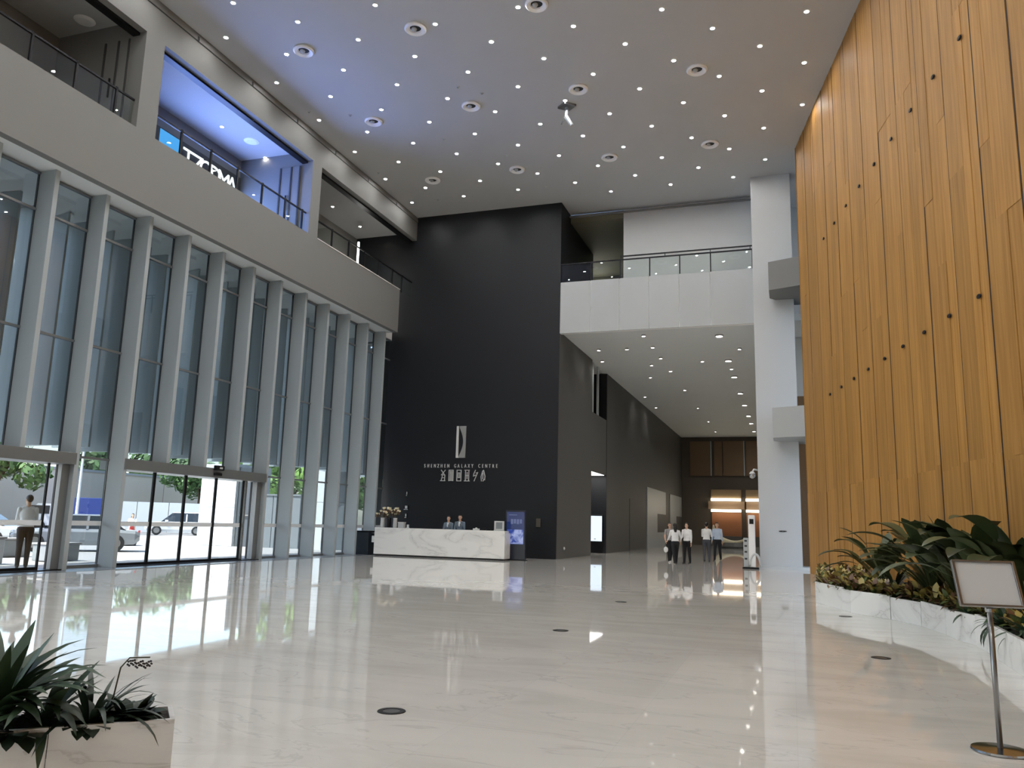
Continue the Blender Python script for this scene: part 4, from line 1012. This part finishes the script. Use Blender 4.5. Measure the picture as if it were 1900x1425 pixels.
# ------------------------------------------------------------------ outside objects
def car(label, loc, rot, paint, suv=False):
    t = thing('car', label, 'car', loc, rot)
    hz = 1.72 if suv else 1.45; bz = 1.0 if suv else .88
    st = [(-2.25,.45,.68,.72),(-2.1,.3,bz-.1,.86),(-1.5,.25,bz-.02,.92),(-.5,.25,bz,.93),(.7,.25,bz,.93),(1.5,.26,bz,.92),(2.1,.3,bz-.04,.86),(2.28,.45,.75,.76)]
    vs = []; fs = []
    for x, zb, zt, hw in st:
        vs += [(x,-hw*.93,zb),(x,-hw,zb+.18),(x,-hw,zt-.12),(x,-hw*.92,zt),(x,hw*.92,zt),(x,hw,zt-.12),(x,hw,zb+.18),(x,hw*.93,zb)]
    for i in range(len(st)-1):
        for k in range(8): fs.append((i*8+k, (i+1)*8+k, (i+1)*8+(k+1)%8, i*8+(k+1)%8))
    fs += [tuple(range(8)), tuple(range(len(st)*8-8, len(st)*8))[::-1]]
    MB().add(vs, fs).build('body', paint, t, smooth=False, bevel=.03, local=True)
    x0, x1 = (-1.15, 2.0) if suv else (-1.15, 1.75); r0, r1 = (-.35, 1.65) if suv else (-.25, 1.0)
    gv = [(x0,-.84,bz-.02),(x1,-.84,bz-.02),(x1,.84,bz-.02),(x0,.84,bz-.02),(r0,-.66,hz-.05),(r1,-.66,hz-.05),(r1,.66,hz-.05),(r0,.66,hz-.05)]
    MB().add(gv, [(0,3,2,1),(4,5,6,7),(0,1,5,4),(1,2,6,5),(2,3,7,6),(3,0,4,7)]).build('glasshouse', mat('car_glass', rgb(40,46,52), .1), t, local=True)
    MB().add([(r0-.03,-.68,hz-.06),(r1+.03,-.68,hz-.06),(r1+.03,.68,hz-.06),(r0-.03,.68,hz-.06),(r0+.1,-.6,hz),(r1-.1,-.6,hz),(r1-.1,.6,hz),(r0+.1,.6,hz)], [(0,3,2,1),(4,5,6,7),(0,1,5,4),(1,2,6,5),(2,3,7,6),(3,0,4,7)]).build('roof', paint, t, local=True, bevel=.02)
    for sg in (-1, 1):
        xm = (r0+r1)/2; MB().obox((xm, sg*.755, (bz+hz)/2-.03), (.09,.05,hz-bz+.02), Matrix.Rotation(sg*.38, 3, 'X')).build('pillar', paint, t, local=True)
        for x in (-1.38, 1.4):
            w_ = MB().lathe([(1e-6,-.11),(.2,-.11),(.33,-.1),(.345,-.06),(.345,.06),(.33,.1),(.2,.11),(1e-6,.11)], n=20).build('wheel', M['gasket'], t, local=True)
            w_.location = (x, sg*.84, .345); w_.rotation_euler = (PI/2, 0, 0)
            r_ = MB().lathe([(1e-6,0),(.2,0),(.21,.012),(1e-6,.02)], n=16).mesh('rim', M['steel']); q = bpy.data.objects.new('rim', r_); COL.objects.link(q); q.parent = w_; q.location = (0,0,(.11 if sg < 0 else -.13))
        MB().ell((-2.15, sg*.62, .72), (.1,.16,.07), 10, 6).build('headlight', M['chrome'], t, local=True, smooth=True)
        MB().box(-.85,-.62, sg*.96-.08, sg*.96+.08, bz, bz+.13).build('mirror', paint, t, local=True, bevel=.02)
        MB().box(2.2,2.27, sg*.6-.12, sg*.6+.12, .72, .84).build('tail_light', M['red'], t, local=True)
    return t
white_paint = mat('white_car_paint', rgb(205,208,211), .2, coat=.6, amt=.01); silver_paint = mat('silver_car_paint', rgb(140,146,152), .25, metal=.2, coat=.6, amt=.01); blue_paint = mat('blue_van_paint', rgb(54,76,160), .3, coat=.4, amt=.02)
car('white sport utility car parked outside the middle entrance door', (-44.5,50.8,-.02), .72, white_paint, True)
car('silver car parked close outside between the two entrances', (-27.0,25.3,-.02), .75, silver_paint)
car('white car parked outside behind the person in the white shirt', (-33.5,25.5,-.02), .6, white_paint)
t = thing('van', 'blue box truck parked beyond the silver car', 'truck', (-51.5,47.5,-.02), .75)
MB().box(-1.2,3.2,-1.05,1.05,.8,2.6).build('cargo_box', blue_paint, t, local=True, bevel=.03); MB().prism_y([(-2.9,.5),(-1.25,.5),(-1.25,2.1),(-2.2,2.1),(-2.85,1.3)][::-1], -1.0, 1.0).build('cab', white_paint, t, local=True)
MB().box(-2.6,-1.4,-1.01,1.01,1.35,1.95).build('cab_window', M['gasket'], t, local=True); MB().box(-2.8,3.2,-.5,.5,.45,.8).build('chassis', M['dark'], t, local=True)
for x in (-2.0, 2.2):
    for sg in (-1,1):
        w_ = MB().lathe([(1e-6,-.13),(.42,-.13),(.45,0),(.42,.13),(1e-6,.13)], n=18).build('wheel', M['gasket'], t, local=True); w_.location = (x, sg*.9, .45); w_.rotation_euler = (PI/2,0,0)
# white kiosk, dark door and piers beyond the entrance
t = thing('kiosk', 'white panelled kiosk standing outside the entrance', 'kiosk', (-28.2,35.2,-.02))
for k, (a, b) in enumerate(((-29.4,-28.25),(-28.23,-27.2))):
    MB().box(a, b, 35.1, 35.15, 0, 1.95).build('panel', M['kiosk_white'], t); MB().box(a, b, 35.1, 35.15, 1.97, 4.2).build('panel', M['kiosk_white'], t)
MB().box(-29.4,-27.2,35.15,38,-.02,4.2).build('core', M['kiosk_white'], t)
t = thing('service_door', 'dark grey door with a bar handle beside the white kiosk outside', 'door', (-26.5,35.3,-.02))
MB().box(-27.15,-25.9,35.25,35.33,-.02,4.0).build('leaf', mat('slate_door', rgb(62,70,76), .5), t); MB().box(-26.9,-26.2,35.15,35.2,1.55,1.6).build('handle', M['steel'], t)
for x in (-27.19,-25.86): MB().box(x-.05,x+.05,35.2,35.4,-.02,4.05).build('frame', M['grey_clad'], t)
t = thing('low_wall', 'low grey panelled wall outside right of the dark door', 'wall', (-24.6,35.4,-.02))
for k in range(3): MB().box(-25.8+k*.82, -25.02+k*.82, 35.3, 35.5, -.02, 2.6).build('panel', M['grey_clad'], t)
MB().box(-25.85,-23.35,35.25,35.55,2.6,2.68).build('coping', M['grey_clad'], t)
t = thing('pier', 'white clad pier outside near the end of the glass facade', 'pier', (-22.7,35.4,-.02))
MB().box(-23.2,-22.05,35.3,36,-.02,2.3).build('panel', M['kiosk_white'], t); MB().box(-23.2,-22.05,35.3,36,2.32,4.4).build('panel', M['kiosk_white'], t)
t = thing('pier', 'dark clad pier outside beside the white pier', 'pier', (-21.4,35.4,-.02))
MB().box(-22.0,-20.9,35.45,36,-.02,2.3).build('panel', mat('slate_cladding', rgb(84,92,98), .5), t); MB().box(-22.0,-20.9,35.45,36,2.32,4.6).build('panel', bpy.data.materials['slate_cladding'], t)
for k, (x, y, z) in enumerate(((-21.5,16.8,.75),(-21.7,19.6,.55),(-24.5,20.2,.6))):
    lab = ('white stone block beside the person outside', 'grey stone block outside between the entrances', 'low grey stone block near the parked silver car')[k]
    t = thing('stone_block', lab, 'stone block', (x, y, -.02))
    MB().box(x-.3, x+.3, y-.6, y+.6, 0, z-.05).build('body', M['kiosk_white'] if k == 0 else M['grey_clad'], t, bevel=.03); MB().box(x-.33, x+.33, y-.63, y+.63, z-.05, z).build('cap', M['pave'], t)
t = thing('black_planter', 'dark round planter outside at the foot of the person in red', 'planter', (-30.6,31.2,-.02))
MB().lathe([(1e-6,0),(.7,0),(.85,.4),(.8,.42),(.7,.38),(1e-6,.36)], (-30.6,31.2,-.02), 20).build('bowl', M['dark'], t); MB().ell((-30.6,31.2,.45), (.55,.55,.25), 12, 8).build('shrub', M['treed'], t)
# trees
def treemesh(R, n, m):
    mb = MB()
    blobs = [(Vector((random.gauss(0,R*.45), random.gauss(0,R*.45), random.gauss(0,R*.35))), R*random.uniform(.35,.6)) for _ in range(9)]
    for i in range(n):
        c_, r = random.choice(blobs); v = Vector((random.gauss(0,1), random.gauss(0,1), random.gauss(0,1))).normalized()
        p = c_ + v*r*random.uniform(.75,1.05); u = v.orthogonal().normalized(); u = (Matrix.Rotation(random.uniform(0,6.28),3,v) @ u + v*random.uniform(-.4,.4)).normalized(); q = v.cross(u).normalized(); s_ = random.uniform(.14,.3)
        mb.add([p-u*s_, p+q*s_*.5, p+u*s_, p-q*s_*.5], [(0,1,2,3)])
    return mb.mesh('foliage', m)
tms = [treemesh(2.2, 1800, M['tree']), treemesh(2.4, 1800, M['treed']), treemesh(2.0, 1600, M['tree'])]
spots = [(-30.5,20.5,4.3,1.0,0,'tree with pale leaves close outside the left entrance'),(-53,42,5.6,1.3,1,'tall dark tree behind the blue truck'),(-49,63,5.2,1.6,2,'bright green tree behind the white sport utility car'),(-52.5,62.5,4.8,1.1,1,'dark tree left of the bright green one outside'),(-38,56,5.4,1.3,0,'tree rising above the low grey wall outside'),(-30.5,49,5.2,1.1,2,'tree seen between the piers near the facade end'),
         (-66,34,6,1.8,1,'large dark tree at the far left outside'),(-66,76,6,1.8,1,'large dark tree far behind the parked cars'),(-64,62,6.5,1.7,1,'large tree beyond the beige wall'),(-44,74,6,1.7,0,'distant tree behind the kiosk'),(-46,22,5.6,1.5,0,'tree with pale leaves beyond the white parked car'),(-30,62,6,1.5,1,'distant dark tree at the end of the forecourt')]
for x, y, z, s_, k, lab in spots:
    t = thing('tree', lab, 'tree', (x, y, -.05))
    o = bpy.data.objects.new('foliage', tms[k]); COL.objects.link(o); o.parent = t; o.location = (0,0,z); o.scale = (s_,)*3; o.rotation_euler = (0,0,random.uniform(0,6)); o['kind'] = 'stuff'
    tr = MB(); tr.tube([(0,0,0),(.05,0,z*.5),(0,.05,z)], [.18*s_,.14*s_,.06*s_], 8)
    for q in range(4):
        a = random.uniform(0,6.28); tr.tube([(.03,0,z*.55),(math.cos(a)*.9*s_, math.sin(a)*.9*s_, z*.95)], [.07*s_,.03*s_], 6)
    tr.build('trunk', M['bark'], t, local=True)
t = thing('boundary_wall', 'beige rendered wall across the street', 'wall', (-58,50,-.05))
for k in range(6): MB().box(-58.3, -58, 34+k*6, 39.9+k*6, -.05, 5.0).build('panel', M['beige'], t)
MB().box(-58.4,-57.9,34,70,5.0,5.2).build('coping', M['pave'], t)
t = thing('hoarding', 'white hoarding panels behind the parked sport utility car', 'hoarding', (-50,58,-.05))
for k in range(7):
    a = Vector((-54+1.9*k, 53+1.6*k, 0)); d = Vector((1.9,1.6,0)).normalized(); nn = Vector((-d.y,d.x,0)); p = [a, a+d*2.42, a+d*2.42+nn*.06, a+nn*.06]
    MB().prism([(v.x,v.y) for v in p], 0, 2.5).build('panel', M['kiosk_white'], t)
for k, (x, y) in enumerate(((-36,33.5),(-38.5,35.0))):
    t = thing('street_lamp', 'white street lamp pole outside, %s of the two' % ('left' if k == 0 else 'right'), 'street lamp', (x, y, -.02))
    MB().tube([(x,y,0),(x,y,6.0)], [.08,.05], 10).build('pole', M['ring'], t); MB().tube([(x,y,6.0),(x+.5,y+.4,6.2)], .04, 8).build('arm', M['ring'], t); MB().ell((x+.6,y+.5,6.18), (.22,.16,.06), 12, 6).build('lamp_head', M['ring'], t)
t = thing('building', 'tall pale building with dark window strips across the street', 'building', (-72,44,-.05))
MB().box(-90,-76,34,54,0,24).build('walls', M['beige'], t)
for z in range(7):
    for k in range(6): MB().box(-76.05,-75.95, 35+k*3.1, 37.4+k*3.1, 1.5+z*3.2, 3.6+z*3.2).build('window', mat('far_window', rgb(70,84,86), .2) if z+k == 0 else bpy.data.materials['far_window'], t)
